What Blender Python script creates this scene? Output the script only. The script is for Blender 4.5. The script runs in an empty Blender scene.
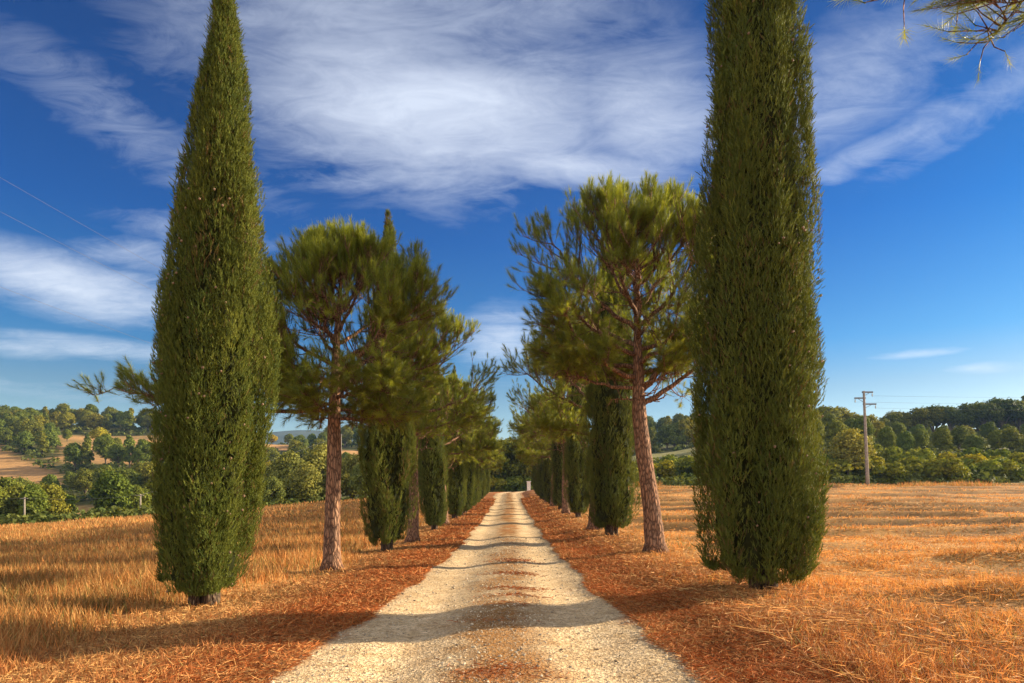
import bpy, math, random
import numpy as np

rng = np.random.default_rng(7)
random.seed(7)
S = bpy.context.scene
COL = S.collection
PI = math.pi

# ------------------------------------------------------------------ helpers
def tag(o, label=None, cat=None, group=None, kind=None):
    if label: o['label'] = label
    if cat: o['category'] = cat
    if group: o['group'] = group
    if kind: o['kind'] = kind
    return o

def empty(name, loc=(0, 0, 0), rz=0.0):
    o = bpy.data.objects.new(name, None)
    o.empty_display_size = 0.3
    COL.objects.link(o); o.location = loc; o.rotation_euler = (0, 0, rz)
    return o

def mesh(name, V, loops, sizes, col=None, matidx=None, smooth=False):
    V = np.asarray(V, np.float32).reshape(-1, 3)
    loops = np.asarray(loops, np.int32).ravel(); sizes = np.asarray(sizes, np.int32).ravel()
    m = bpy.data.meshes.new(name)
    m.vertices.add(len(V)); m.vertices.foreach_set('co', V.ravel())
    m.loops.add(len(loops)); m.loops.foreach_set('vertex_index', loops)
    m.polygons.add(len(sizes))
    st = np.zeros(len(sizes), np.int32); st[1:] = np.cumsum(sizes)[:-1]
    m.polygons.foreach_set('loop_start', st)
    try: m.polygons.foreach_set('loop_total', sizes)
    except Exception: pass
    if matidx is not None: m.polygons.foreach_set('material_index', np.asarray(matidx, np.int32))
    m.polygons.foreach_set('use_smooth', np.full(len(sizes), bool(smooth)))
    if col is not None:
        a = m.attributes.new('tint', 'FLOAT_COLOR', 'POINT')
        c = np.ones((len(V), 4), np.float32); c[:, :3] = col
        a.data.foreach_set('color', c.ravel())
    m.update(calc_edges=True)
    return m

def obj(name, m, mats, parent=None, loc=None):
    if not m.materials:
        for x in (mats if isinstance(mats, (list, tuple)) else [mats]): m.materials.append(x)
    o = bpy.data.objects.new(name, m); COL.objects.link(o)
    if parent is not None: o.parent = parent
    if loc is not None: o.location = loc
    return o

def nrm(a): return a / np.maximum(np.linalg.norm(a, axis=-1, keepdims=True), 1e-9)

def frames(D, roll):
    D = nrm(D)
    h = np.where(np.abs(D[:, 2:3]) > .9, np.array([[1., 0, 0]]), np.array([[0, 0, 1.]]))
    A = nrm(np.cross(h, D)); B = np.cross(D, A)
    c, s = np.cos(roll)[:, None], np.sin(roll)[:, None]
    return A * c + B * s, -A * s + B * c, D

def scatter(P, D, sc, T, faces, r):
    """copies of a small template T (axis +z) at P along D; returns V, loops, sizes, copy index per vertex"""
    n, k = len(P), len(T)
    A, B, D = frames(D, r.uniform(0, 2 * PI, n))
    sc = np.asarray(sc, float)
    if sc.ndim == 1: sc = np.stack([sc, sc, sc], 1)
    V = (P[:, None, :] + T[None, :, 0:1] * (A * sc[:, 0:1])[:, None] + T[None, :, 1:2] * (B * sc[:, 1:2])[:, None]
         + T[None, :, 2:3] * (D * sc[:, 2:3])[:, None])
    fl = np.concatenate([np.array(f) for f in faces]); fs = np.array([len(f) for f in faces])
    loops = (fl[None] + (np.arange(n) * k)[:, None]).ravel()
    return V.reshape(-1, 3), loops, np.tile(fs, n), np.repeat(np.arange(n), k)

def join(parts):
    V, L, Z, C, M, off = [], [], [], [], [], 0
    for p in parts:
        v, l, z = p[0], p[1], p[2]
        V.append(v); L.append(np.asarray(l) + off); Z.append(z); off += len(v)
        C.append(p[3] if len(p) > 3 and p[3] is not None else np.ones((len(v), 3)))
        M.append(np.full(len(z), p[4] if len(p) > 4 else 0))
    return np.concatenate(V), np.concatenate(L), np.concatenate(Z), np.concatenate(C), np.concatenate(M)

def tube(pts, rad, n=8, cap=True, wob=0.0, r=None):
    pts = np.asarray(pts, float); rad = np.asarray(rad, float); m = len(pts)
    T = nrm(np.gradient(pts, axis=0))
    ref = np.array([1., 0, 0]) if abs(T[0, 0]) < .8 else np.array([0, 1., 0])
    A = np.zeros_like(pts); a = nrm(ref - T[0] * ref.dot(T[0]))
    for i in range(m):
        a = nrm(a - T[i] * a.dot(T[i])); A[i] = a
    B = np.cross(T, A)
    th = np.linspace(0, 2 * PI, n, endpoint=False)
    R = rad[:, None] * np.ones((1, n))
    if wob: R = R * (1 + wob * r.normal(size=(m, n)))
    V = pts[:, None] + R[..., None] * (A[:, None] * np.cos(th)[None, :, None] + B[:, None] * np.sin(th)[None, :, None])
    i, j = np.meshgrid(np.arange(m - 1), np.arange(n), indexing='ij'); j2 = (j + 1) % n
    q = np.stack([i * n + j, i * n + j2, (i + 1) * n + j2, (i + 1) * n + j], -1).reshape(-1, 4)
    L = q.ravel(); Z = np.full(len(q), 4)
    if cap:
        L = np.concatenate([L, np.arange(n)[::-1], (m - 1) * n + np.arange(n)]); Z = np.concatenate([Z, [n, n]])
    return V.reshape(-1, 3), L, Z

def bez(a, c, b, n):
    t = np.linspace(0, 1, n)[:, None]
    return (1 - t) ** 2 * a + 2 * t * (1 - t) * c + t * t * b

# value noise
_G = np.random.default_rng(99).uniform(-1, 1, (256, 256))
def vnoise(x, y):
    xi = np.floor(x).astype(int); yi = np.floor(y).astype(int); fx = x - xi; fy = y - yi
    fx = fx * fx * (3 - 2 * fx); fy = fy * fy * (3 - 2 * fy)
    g = lambda a, b: _G[a & 255, b & 255]
    return (g(xi, yi) * (1 - fx) * (1 - fy) + g(xi + 1, yi) * fx * (1 - fy) + g(xi, yi + 1) * (1 - fx) * fy + g(xi + 1, yi + 1) * fx * fy)
def fbm(x, y, o=4):
    s = 0; a = 1.; t = 0
    for k in range(o):
        s = s + a * vnoise(x * 2 ** k + 17.3 * k, y * 2 ** k + 5.1 * k); t += a; a *= .5
    return s / t
def sstep(a, b, x):
    t = np.clip((x - a) / (b - a), 0, 1); return t * t * (3 - 2 * t)

# ------------------------------------------------------------------ terrain
ZR_Y = np.array([-40, 0, 5.4, 10, 14.75, 24, 34, 50, 66, 80, 95, 110, 150, 220])
ZR_Z = np.array([.25, .14, .08, 0, -.08, -.15, -.04, .22, .54, 1.0, 1.45, 1.65, 1.3, 1.0])
_yy = np.linspace(-40, 220, 1041); _zz = np.interp(_yy, ZR_Y, ZR_Z)
_k = np.exp(-np.linspace(-2.5, 2.5, 41) ** 2); _k /= _k.sum()
_zz = np.convolve(np.pad(_zz, 20, mode='edge'), _k, 'valid')
def zroad(y): return np.interp(y, _yy, _zz)
def xroad(y): return -.13 - .14 * np.exp(-np.clip(y - 4, 0, 300) / 6.) + .0035 * np.clip(y, 0, 80) + 3.2 * (np.clip(y - 88, 0, 200) / 30.) ** 2
TD = np.array([60, 75, 110, 160, 220, 280, 380, 600, 1000, 5000.])
TU = np.array([-1.3, -.75, -.5, -.35, -.25, -.08, .08, .2, .35, .5, .75, 1.3])
TZ = np.array([
 [-2.5, -3.2, -5.2, -4.5, 7, 19, 40, 46, 30, 20],
 [-1.6, -2.3, -4.6, -4.3, 7, 19.5, 40, 46, 30, 20],
 [-.9, -1.3, -3.6, -3.5, 7, 19, 38, 44, 30, 20],
 [-.2, -.4, -2.6, -3, 4, 13, 28, 28, 20, 20],
 [.2, .3, -1, -1.6, 5, 15, 30, 31, 20, 20],
 [.4, .8, 1.55, 1.4, 4, 9, 20, 26, 20, 20],
 [.5, .9, 1.6, 1.8, 5, 11, 22, 28, 20, 20],
 [1.3, 1.6, 3.8, 9, 14.5, 23, 33, 38, 25, 20],
 [1.65, 1.9, 5.5, 12.0, 19, 26, 33, 36, 25, 20],
 [1.85, 2.1, 7.2, 14.2, 20, 23, 25, 28, 25, 20],
 [1.85, 2.1, 7.4, 14.4, 20, 23, 25, 28, 25, 20],
 [1.85, 2.1, 7.4, 14.4, 20, 23, 25, 28, 25, 20]])
def tab(u, d):
    u = np.clip(u, TU[0], TU[-1] - 1e-6); i = np.clip(np.searchsorted(TU, u, 'right') - 1, 0, len(TU) - 2)
    f = (u - TU[i]) / (TU[i + 1] - TU[i]); f = f * f * (3 - 2 * f)
    d = np.clip(d, TD[0], TD[-1] - 1e-3); j = np.clip(np.searchsorted(TD, d, 'right') - 1, 0, len(TD) - 2)
    g = (d - TD[j]) / (TD[j + 1] - TD[j])
    a = TZ[i, j] * (1 - g) + TZ[i, j + 1] * g; b = TZ[i + 1, j] * (1 - g) + TZ[i + 1, j + 1] * g
    return a * (1 - f) + b * f
EU = np.array([-1.3, -.75, -.508, -.233, -.03, .06, .14, .25, .75, 1.3]); EY = np.array([44, 59, 70.6, 90, 112, 112, 92, 72, 71, 71.])
def yedge(u): return np.interp(u, EU, EY)
WROW = 4.6
def windrow(x, y, off=0.):
    ph = (y + off + .10 * x + 1.0 * vnoise(x * .12, y * .12)) / WROW
    br = sstep(-.45, .15, fbm(x * .16 + 40, y * .35, 3))
    return np.exp(-((ph - np.round(ph)) / .19) ** 2) * br
def ground(x, y, fine=True):
    x = np.asarray(x, float); y = np.asarray(y, float)
    yc = np.clip(y, 0, 400); u = x / np.maximum(y, 22.)
    dx = x - xroad(y); ax = np.abs(dx)
    fL = -.045 * np.clip(-x - 2, 0, 80) * sstep(2, 30, y)
    fR = 1.35 * (1 - np.exp(-np.clip(x - 2, 0, 400) / 11.)) * np.clip(y / 70., 0, 1.05)
    z = zroad(yc) + np.where(x < 0, fL, fR)
    z = z + .018 * np.clip(dx, -2.2, 2.2)
    bank = np.where(x > 0, sstep(1.95, 3.0, ax) * (1 - .6 * sstep(3.6, 6.5, ax)), np.exp(-((ax - 2.9) / .75) ** 2))
    z = z + bank * np.where(x > 0, .11 * (1 + .6 * vnoise(x * .5, y * .45)), .05) * (1 - sstep(95, 115, y))
    w = sstep(0, 22, y - yedge(u))
    z = z * (1 - w) + tab(u, y) * w
    if fine:
        off = sstep(1.7, 2.6, ax)
        z = z + off * (.05 * fbm(x * .5, y * .5) + .022 * fbm(x * 2.1, y * 2.1, 3)) * (1 - w)
        z = z + w * 1.6 * fbm(x * .02, y * .02, 4) * sstep(80, 200, y)
        right = sstep(4.6, 6.5, x) * (1 - w)
        z = z + right * (.26 * windrow(x, y, -1.0) - .10 * windrow(x, y))
    return z

def bands(lo, hi, s0, g):
    a = [lo]
    while a[-1] < hi: a.append(a[-1] + max(s0, g * a[-1]))
    return a
ys = np.array(list(np.arange(-60, -2, 3.)) + bands(-2, 4200, .16, .0125))
xp = np.array(bands(0, 4200, .15, .027)); xs = np.concatenate([-xp[:0:-1], xp])
X, Y = np.meshgrid(xs, ys)
Z = ground(X, Y)
ax = np.abs(X - xroad(Y))
Z = Z - .06 * (1 - sstep(1.72, 1.98, ax - .25 * np.exp(-np.clip(Y - 4, 0, 300) / 5.))) * (Y < 125) * (Y > -30)

# ground colours: needle litter on the verges, straw in the fields, scrub on the hills, bare fields cut out of the woods
def patch_masks(x, y):
    u = x / np.maximum(y, 1.)
    m = np.zeros_like(u)
    A = (u > -1.1) & (u < -.64) & (y > 198) & (y < 275 - (u + .742) * 700)
    B = (u > -.66) & (u < -.485) & (y > 238) & (y < 330)
    Cc = (u > -.36) & (u < -.315) & (y > 350) & (y < 420)
    Dd = (u > -.26) & (u < -.20) & (y > 275) & (y < 335)
    E = (u > -.665) & (u < -.585) & (y > 118) & (y < 168)
    F = (u > .15) & (u < .36) & (y > 140) & (y < 195)
    return A, B, Cc, Dd, E, F
straw = np.array([.46, .25, .085]); litter = np.array([.30, .115, .04]); scrub = np.array([.085, .085, .025]); bare = np.array([.44, .25, .10])
U = X / np.maximum(Y, 22.); W = sstep(0, 12, Y - yedge(U))
nz = fbm(X * .35, Y * .35); nb = fbm(X * 1.7, Y * 1.7, 3)
c = straw[None, None] * (1 + .22 * nz + .18 * nb)[..., None]
rowm = np.where(X > 4, windrow(X, Y), .5 + .5 * np.sin((Y * 1.0 + .25 * X + 2.2 * vnoise(X * .1, Y * .1)) * 2 * PI / 6.5))
c = c * (1 - (.74 * rowm * sstep(4, 7, np.abs(X)))[..., None])  # both fields darkened in bands along the rows
near = np.exp(-np.clip(Y - 5, 0, 300) / 4.5); lm = 1 - sstep(2.6 + 1.6 * near, 4.6 + 3.4 * near, ax + 1.0 * nz + .45 * nb)
c = c * (1 - lm[..., None]) + litter * (1 + .3 * nb)[..., None] * lm[..., None]
hillc = scrub[None, None] * (1 + .3 * fbm(X * .05, Y * .05))[..., None]
A, B, Cc, Dd, E, F = patch_masks(X + 4 * fbm(X * .03, Y * .03), Y + 5 * fbm(X * .05, Y * .05))
pm = (A | B | Cc | Dd | E)
strip = .5 + .5 * np.sin((Y + .3 * X) / 4.2)
bc = bare[None, None] * (1 + .25 * fbm(X * .06, Y * .06))[..., None]
bcs = bc * (1 - .5 * strip)[..., None] + np.array([.16, .15, .05]) * (.5 * strip)[..., None]
hillc = np.where(pm[..., None], np.where((B | E)[..., None], bcs, bc), hillc)
hillc = np.where(F[..., None], np.array([.26, .24, .09]), hillc)
c = c * (1 - W[..., None]) + hillc * W[..., None]
ny, nx = X.shape
i, j = np.meshgrid(np.arange(ny - 1), np.arange(nx - 1), indexing='ij')
q = np.stack([i * nx + j, i * nx + j + 1, (i + 1) * nx + j + 1, (i + 1) * nx + j], -1).reshape(-1, 4)
ground_mesh = mesh('ground', np.stack([X, Y, Z], -1), q, np.full(len(q), 4), np.clip(c, 0, 1).reshape(-1, 3), smooth=True)

# ------------------------------------------------------------------ materials
class NT:
    def __init__(s, name):
        s.m = bpy.data.materials.new(name); s.m.use_nodes = True; s.t = s.m.node_tree; s.t.nodes.clear()
        s.out = s.n('ShaderNodeOutputMaterial')
    def n(s, typ, **kw):
        x = s.t.nodes.new(typ)
        for k, v in kw.items():
            if k.startswith('i_'): x.inputs[k[2:].replace('_', ' ')].default_value = v
            else: setattr(x, k, v)
        return x
    def l(s, a, b): s.t.links.new(a, b)
    def mixc(s, mode, fac, a, b):
        x = s.n('ShaderNodeMix', data_type='RGBA', blend_type=mode)
        for k, v in ((0, fac), (6, a), (7, b)):
            if hasattr(v, 'is_output'): s.l(v, x.inputs[k])
            else: x.inputs[k].default_value = v
        return x.outputs[2]
    def math(s, op, a, b=None, clamp=False):
        x = s.n('ShaderNodeMath', operation=op, use_clamp=clamp)
        for k, v in enumerate((a, b)):
            if v is None: continue
            if hasattr(v, 'is_output'): s.l(v, x.inputs[k])
            else: x.inputs[k].default_value = v
        return x.outputs[0]

def ramp(t, fac, stops):
    r = t.n('ShaderNodeValToRGB'); e = r.color_ramp.elements
    while len(e) < len(stops): e.new(.5)
    for k, (p, cc) in enumerate(stops): e[k].position = p; e[k].color = (*cc, 1)
    t.l(fac, r.inputs[0]); return r.outputs[0]

def ground_mat():
    t = NT('ground'); at = t.n('ShaderNodeAttribute', attribute_name='tint'); g = t.n('ShaderNodeNewGeometry')
    n1 = t.n('ShaderNodeTexNoise', i_Scale=9., i_Detail=8., i_Roughness=.7); t.l(g.outputs['Position'], n1.inputs['Vector'])
    n2 = t.n('ShaderNodeTexNoise', i_Scale=.55, i_Detail=6.); t.l(g.outputs['Position'], n2.inputs['Vector'])
    f = t.math('ADD', t.math('MULTIPLY', n1.outputs[0], 1.1), t.math('MULTIPLY', n2.outputs[0], .7))
    v = t.mixc('MULTIPLY', 1., at.outputs['Color'], ramp(t, f, [(.55, (.45, .42, .4)), (.95, (1, 1, 1)), (1., (1.2, 1.15, 1.05))]))
    p = t.n('ShaderNodeBsdfPrincipled', i_Roughness=.95); p.inputs['Specular IOR Level'].default_value = .1; t.l(v, p.inputs['Base Color'])
    b = t.n('ShaderNodeBump', i_Strength=.6, i_Distance=.04); t.l(n1.outputs[0], b.inputs['Height']); t.l(b.outputs[0], p.inputs['Normal'])
    t.l(p.outputs[0], t.out.inputs[0]); return t.m

def leaf_mat(name, trans=.25, rough=.55, spec=.25, rnd=0., warm=(1.25, 1.0, .55), gain=1.):
    t = NT(name); at = t.n('ShaderNodeAttribute', attribute_name='tint'); cc = at.outputs['Color']
    if rnd:
        oi = t.n('ShaderNodeObjectInfo')
        cc = t.mixc('MULTIPLY', 1., cc, ramp(t, oi.outputs['Random'], [(0, (1 - rnd * .9, 1 - rnd * .55, 1 - rnd * .6)), (.35, (1, 1, .9)), (.65, (.78, 1.0, 1.05)), (1., (1 + rnd, 1 + rnd * .5, .75))]))
    if gain != 1.: cc = t.mixc('MULTIPLY', 1., cc, (gain, gain, gain, 1))
    p = t.n('ShaderNodeBsdfPrincipled', i_Roughness=rough); p.inputs['Specular IOR Level'].default_value = spec; t.l(cc, p.inputs['Base Color'])
    tr = t.n('ShaderNodeBsdfTranslucent'); t.l(t.mixc('MULTIPLY', 1., cc, (*warm, 1)), tr.inputs[0])
    mx = t.n('ShaderNodeMixShader'); mx.inputs[0].default_value = trans; t.l(p.outputs[0], mx.inputs[1]); t.l(tr.outputs[0], mx.inputs[2])
    t.l(mx.outputs[0], t.out.inputs[0]); return t.m

def bark_mat(name, a, b, cdark, sc=14.):
    t = NT(name); tc = t.n('ShaderNodeTexCoord'); mp = t.n('ShaderNodeMapping'); mp.inputs['Scale'].default_value = (1, 1, .28); t.l(tc.outputs['Object'], mp.inputs[0])
    nz = t.n('ShaderNodeTexNoise', i_Scale=5., i_Detail=5.); t.l(mp.outputs[0], nz.inputs['Vector'])
    va = t.n('ShaderNodeVectorMath', operation='MULTIPLY_ADD'); t.l(nz.outputs['Color'], va.inputs[0]); va.inputs[1].default_value = (.12, .12, .12); t.l(mp.outputs[0], va.inputs[2])
    vo = t.n('ShaderNodeTexVoronoi', feature='DISTANCE_TO_EDGE', i_Scale=sc); t.l(va.outputs[0], vo.inputs['Vector'])
    v2 = t.n('ShaderNodeTexVoronoi', i_Scale=sc); t.l(va.outputs[0], v2.inputs['Vector'])
    base = t.mixc('MIX', v2.outputs['Color'], (*a, 1), (*b, 1))
    cr = ramp(t, vo.outputs['Distance'], [(0, (0, 0, 0)), (.26, (1, 1, 1))])
    colr = t.mixc('MIX', cr, (*cdark, 1), base)
    n3 = t.n('ShaderNodeTexNoise', i_Scale=60., i_Detail=5.); t.l(tc.outputs['Object'], n3.inputs['Vector'])
    colr = t.mixc('MULTIPLY', .7, colr, ramp(t, n3.outputs[0], [(.3, (.5, .5, .5)), (.7, (1.2, 1.2, 1.2))]))
    p = t.n('ShaderNodeBsdfPrincipled', i_Roughness=.9); p.inputs['Specular IOR Level'].default_value = .15; t.l(colr, p.inputs['Base Color'])
    bp = t.n('ShaderNodeBump', i_Strength=1., i_Distance=.05); t.l(t.math('ADD', vo.outputs['Distance'], t.math('MULTIPLY', n3.outputs[0], .15)), bp.inputs['Height']); t.l(bp.outputs[0], p.inputs['Normal'])
    t.l(p.outputs[0], t.out.inputs[0]); return t.m

def road_mat():
    t = NT('gravel'); at = t.n('ShaderNodeAttribute', attribute_name='tint'); g = t.n('ShaderNodeNewGeometry'); P = g.outputs['Position']
    vo = t.n('ShaderNodeTexVoronoi', i_Scale=30.); t.l(P, vo.inputs['Vector'])
    v2 = t.n('ShaderNodeTexVoronoi', i_Scale=75.); t.l(P, v2.inputs['Vector'])
    n1 = t.n('ShaderNodeTexNoise', i_Scale=3.5, i_Detail=9., i_Roughness=.72); t.l(P, n1.inputs['Vector'])
    sp = t.n('ShaderNodeSeparateColor'); t.l(vo.outputs['Color'], sp.inputs[0])
    s2 = t.n('ShaderNodeSeparateColor'); t.l(v2.outputs['Color'], s2.inputs[0])
    k = t.math('ADD', t.math('MULTIPLY', sp.outputs[0], .55), t.math('MULTIPLY', s2.outputs[0], .45))
    st = ramp(t, k, [(0, (.26, .215, .165)), (.22, (.68, .61, .51)), (.55, (1.0, .96, .88)), (1., (1.4, 1.36, 1.27))])
    v = t.mixc('MULTIPLY', 1., at.outputs['Color'], st)
    v = t.mixc('MULTIPLY', 1., v, ramp(t, n1.outputs[0], [(.32, (.74, .64, .50)), (.6, (1.05, 1.03, 1.0))]))
    p = t.n('ShaderNodeBsdfPrincipled', i_Roughness=.95); p.inputs['Specular IOR Level'].default_value = .15; t.l(v, p.inputs['Base Color'])
    b = t.n('ShaderNodeBump', i_Strength=.8, i_Distance=.012)
    t.l(t.math('ADD', t.math('ADD', vo.outputs['Distance'], t.math('MULTIPLY', v2.outputs['Distance'], .6)), n1.outputs[0]), b.inputs['Height']); t.l(b.outputs[0], p.inputs['Normal'])
    t.l(p.outputs[0], t.out.inputs[0]); return t.m

def plain(name, cc, rough=.8, metal=0., nscale=8., amt=.35):
    t = NT(name); tc = t.n('ShaderNodeTexCoord'); n1 = t.n('ShaderNodeTexNoise', i_Scale=nscale, i_Detail=6.); t.l(tc.outputs['Object'], n1.inputs['Vector'])
    v = t.mixc('MULTIPLY', 1., (*cc, 1), ramp(t, n1.outputs[0], [(.3, (1 - amt,) * 3), (.7, (1 + amt * .4,) * 3)]))
    p = t.n('ShaderNodeBsdfPrincipled', i_Roughness=rough, i_Metallic=metal); p.inputs['Specular IOR Level'].default_value = .5 if rough < .85 else .04; t.l(v, p.inputs['Base Color'])
    t.l(p.outputs[0], t.out.inputs[0]); return t.m

M_ground = ground_mat(); M_road = road_mat()
M_cyp = leaf_mat('cypress_scale_leaves', .18, .65, .1, 0., (1.2, 1.1, .5))
M_pine = leaf_mat('pine_needles', .45, .5, .3, 0., (1.2, 1.1, .5))
M_broad = leaf_mat('broad_leaves', .28, .7, .06, .48, (1.3, 1.15, .5))
M_straw = leaf_mat('dry_straw', .3, .7, .15, 0., (1.15, .95, .7))
M_litter = leaf_mat('fallen_needles', .1, .8, .1, 0., (1., .9, .8))
M_stone = leaf_mat('pebbles', 0., .9, .2, 0., (1, 1, 1))
M_pbark = bark_mat('pine_bark', (.46, .235, .13), (.31, .19, .125), (.085, .045, .03), 17.)
M_cbark = bark_mat('cypress_bark', (.20, .13, .08), (.15, .11, .08), (.05, .035, .025), 22.)
M_twig_shade = plain('twig_shade', (.030, .034, .012), .95)  # near-black inner twigs, shade between the plumes put into the colour
M_cone = plain('cypress_cone', (.20, .12, .06), .7, 0., 40.)
M_tbark = plain('tree_bark', (.13, .10, .075), .9)
M_conc = plain('concrete', (.30, .25, .21), .85, 0., 5.)
M_steel = plain('galvanised_steel', (.16, .15, .15), .5, .6)
M_glassy = plain('porcelain', (.35, .33, .30), .3)
M_wire = plain('wire', (.13, .12, .12), .6, .2)
M_wood = plain('weathered_wood', (.30, .25, .20), .9)
M_white = plain('whitewash', (.75, .62, .55), .8)
M_farhill = plain('far_hill', (.075, .085, .045), .95, 0., .01, .5)

tag(obj('ground', ground_mesh, M_ground), 'rolling ground of dry straw fields, verges and wooded hills', 'ground', kind='structure')

# ------------------------------------------------------------------ road
ry = np.array(bands(-8, 135, .07, .009)); rw = 1.86 + .30 * np.exp(-np.clip(ry - 4, 0, 200) / 5.)[:, None]
rt = np.linspace(-1, 1, 61)
RT, RY = np.meshgrid(rt, ry)
RX = xroad(RY) + RT * (rw + .18 * fbm(RY * .9, RT * 0 + 3.7 + 5 * (RT > 0), 3) + .13 * fbm(RY * 3.1, RT * 0 + 9.1, 2) * 1.)
ln = RT * 1.86
rut = lambda l: np.exp(-((np.abs(l - .06) - .95) / .42) ** 2)
def road_z(x, y):
    l = x - xroad(y)
    edge = sstep(1.6, 2.2, np.abs(l))
    return ground(x, y, False) + .012 - .055 * rut(l) + .024 * np.exp(-(l / .5) ** 2) - .02 * edge + .012 * fbm(x * 2.3, y * 1.1, 3)
RZ = road_z(RX, RY)
pale = np.array([.61, .485, .33]); tan = np.array([.36, .20, .08]); red = np.array([.36, .13, .04])
nn = fbm(RX * 1.6, RY * .55); n2 = fbm(RX * 4, RY * 3, 3)
ctr = np.exp(-((ln - .06 - .12 * vnoise(RY * .5, RY * 0)) / .40) ** 2)
k = np.clip(1.35 * ctr * (.80 + .9 * nn + .7 * n2) + .22 * n2, 0, 1)[..., None]
c = pale * (1 - k) + tan * k; c = c * (1 + (.20 * rut(ln) - .11 + .20 * nn)[..., None])
spots = np.zeros_like(ln)
def add_spot(y0, x0, ly, lx, s):
    global spots
    spots = np.maximum(spots, s * np.exp(-((RY - y0) / ly) ** 2 - ((RX - x0) / lx) ** 2))
SPOTS = [(5.7, -.06, .22, .28, 1.), (8.2, -.1, .06, .35, .35), (9.6, .1, .10, .25, .4), (10.5, .16, .08, .28, .8), (11.3, .24, .14, .36, .9), (13.7, .12, .22, .36, .9),
         (16.6, .2, .35, .34, .7), (22, .1, 1.2, .4, .55), (31, .15, 2.5, .4, .5), (48, .12, 7, .42, .5)]
for s in SPOTS: add_spot(*s)
k = np.clip(spots * (.05 + 2.4 * n2 + 1.8 * nn), 0, 1)[..., None]; c = c * (1 - k) + red * k
k = np.clip(sstep(1.52, 1.86, np.abs(ln) + .30 * n2 + .26 * nn), 0, 1)[..., None] * .9; c = c * (1 - k) + red * k
ny, nx = RX.shape
i, j = np.meshgrid(np.arange(ny - 1), np.arange(nx - 1), indexing='ij')
q = np.stack([i * nx + j, i * nx + j + 1, (i + 1) * nx + j + 1, (i + 1) * nx + j], -1).reshape(-1, 4)
tag(obj('gravel_road', mesh('gravel_road', np.stack([RX, RY, RZ], -1), q, np.full(len(q), 4), c.reshape(-1, 3), smooth=True), M_road),
    'pale gravel road running straight between the two tree rows', 'road', kind='structure')

# pebbles lying on the road
ico = np.array([(0, 0, -1), (.72, -.53, -.45), (-.28, -.85, -.45), (-.89, 0, -.45), (-.28, .85, -.45), (.72, .53, -.45), (.28, -.85, .45), (-.72, -.53, .45), (-.72, .53, .45), (.28, .85, .45), (.89, 0, .45), (0, 0, 1)])
icof = [(0, 2, 1), (1, 5, 0), (0, 3, 2), (0, 4, 3), (0, 5, 4), (1, 10, 5), (2, 6, 1), (3, 7, 2), (4, 8, 3), (5, 9, 4), (1, 6, 10), (2, 7, 6), (3, 8, 7), (4, 9, 8), (5, 10, 9), (6, 11, 10), (7, 11, 6), (8, 11, 7), (9, 11, 8), (10, 11, 9)]
N = 60000
py = 4.0 * np.exp(rng.uniform(0, math.log(26 / 4.0), N)); l = rng.uniform(-1.9, 1.9, N)
keep = rng.random(N) < 1 - .55 * rut(l); py, l = py[keep], l[keep]; px = xroad(py) + l; N = len(px)
sz = np.clip(.0028 + .0026 * rng.pareto(2.8, N), 0, .018) * (.75 + .05 * py)
P = np.stack([px, py, road_z(px, py) + sz * .25], 1)
D = nrm(rng.normal(size=(N, 3)) * .35 + np.array([0, 0, 1.]))
V, L, Zs, ix = scatter(P, D, np.stack([sz, sz * rng.uniform(.6, 1, N), sz * .6], 1), ico, icof, rng)
V += rng.normal(size=V.shape) * (.12 * sz[ix])[:, None]
base = np.array([.54, .44, .31])[None] * rng.uniform(.45, 1.2, N)[:, None]; dk = rng.random(N) < .13; base[dk] *= np.array([.45, .42, .42])
tag(obj('gravel', mesh('gravel', V, L, Zs, np.clip(base[ix], 0, .9)), M_stone), 'loose pale pebbles strewn over the road', 'gravel', kind='stuff')

# ------------------------------------------------------------------ dry grass, stubble, needle litter
BL = np.array([(-1, 0, 0), (1, 0, 0), (.75, .18, .5), (-.75, .18, .5), (0, .75, 1.)]); BLF = [(0, 1, 2, 3), (3, 2, 4)]
def blades(x, y, h, w, tilt, colr, lift=0.):
    n = len(x)
    D = np.stack([rng.normal(size=n) * tilt, rng.normal(size=n) * tilt, np.ones(n)], 1)
    P = np.stack([x, y, ground(x, y) - .01 + lift], 1)
    V, L, Zs, ix = scatter(P, D, np.stack([w * .5, h * .45, h], 1), BL, BLF, rng)
    return V, L, Zs, colr[ix]
def spread(n, y0, y1, umin, umax, xmin=None, xmax=None, pw=1.):
    y = y0 * np.exp(rng.random(n) ** pw * math.log(y1 / y0)); x = rng.uniform(umin, umax, n) * np.maximum(y, 3.5)
    k = np.ones(n, bool)
    if xmin is not None: k &= x > xmin
    if xmax is not None: k &= x < xmax
    k &= y < yedge(x / np.maximum(y, 22.)) + 3
    return x[k], y[k]
def strawcol(n, lo=.6, hi=1.15):
    a = np.array([.60, .37, .135]); b = np.array([.53, .205, .055]); f = rng.random((n, 1))
    return np.clip((a * f + b * (1 - f)) * rng.uniform(lo, hi, (n, 1)), 0, .95)

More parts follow.
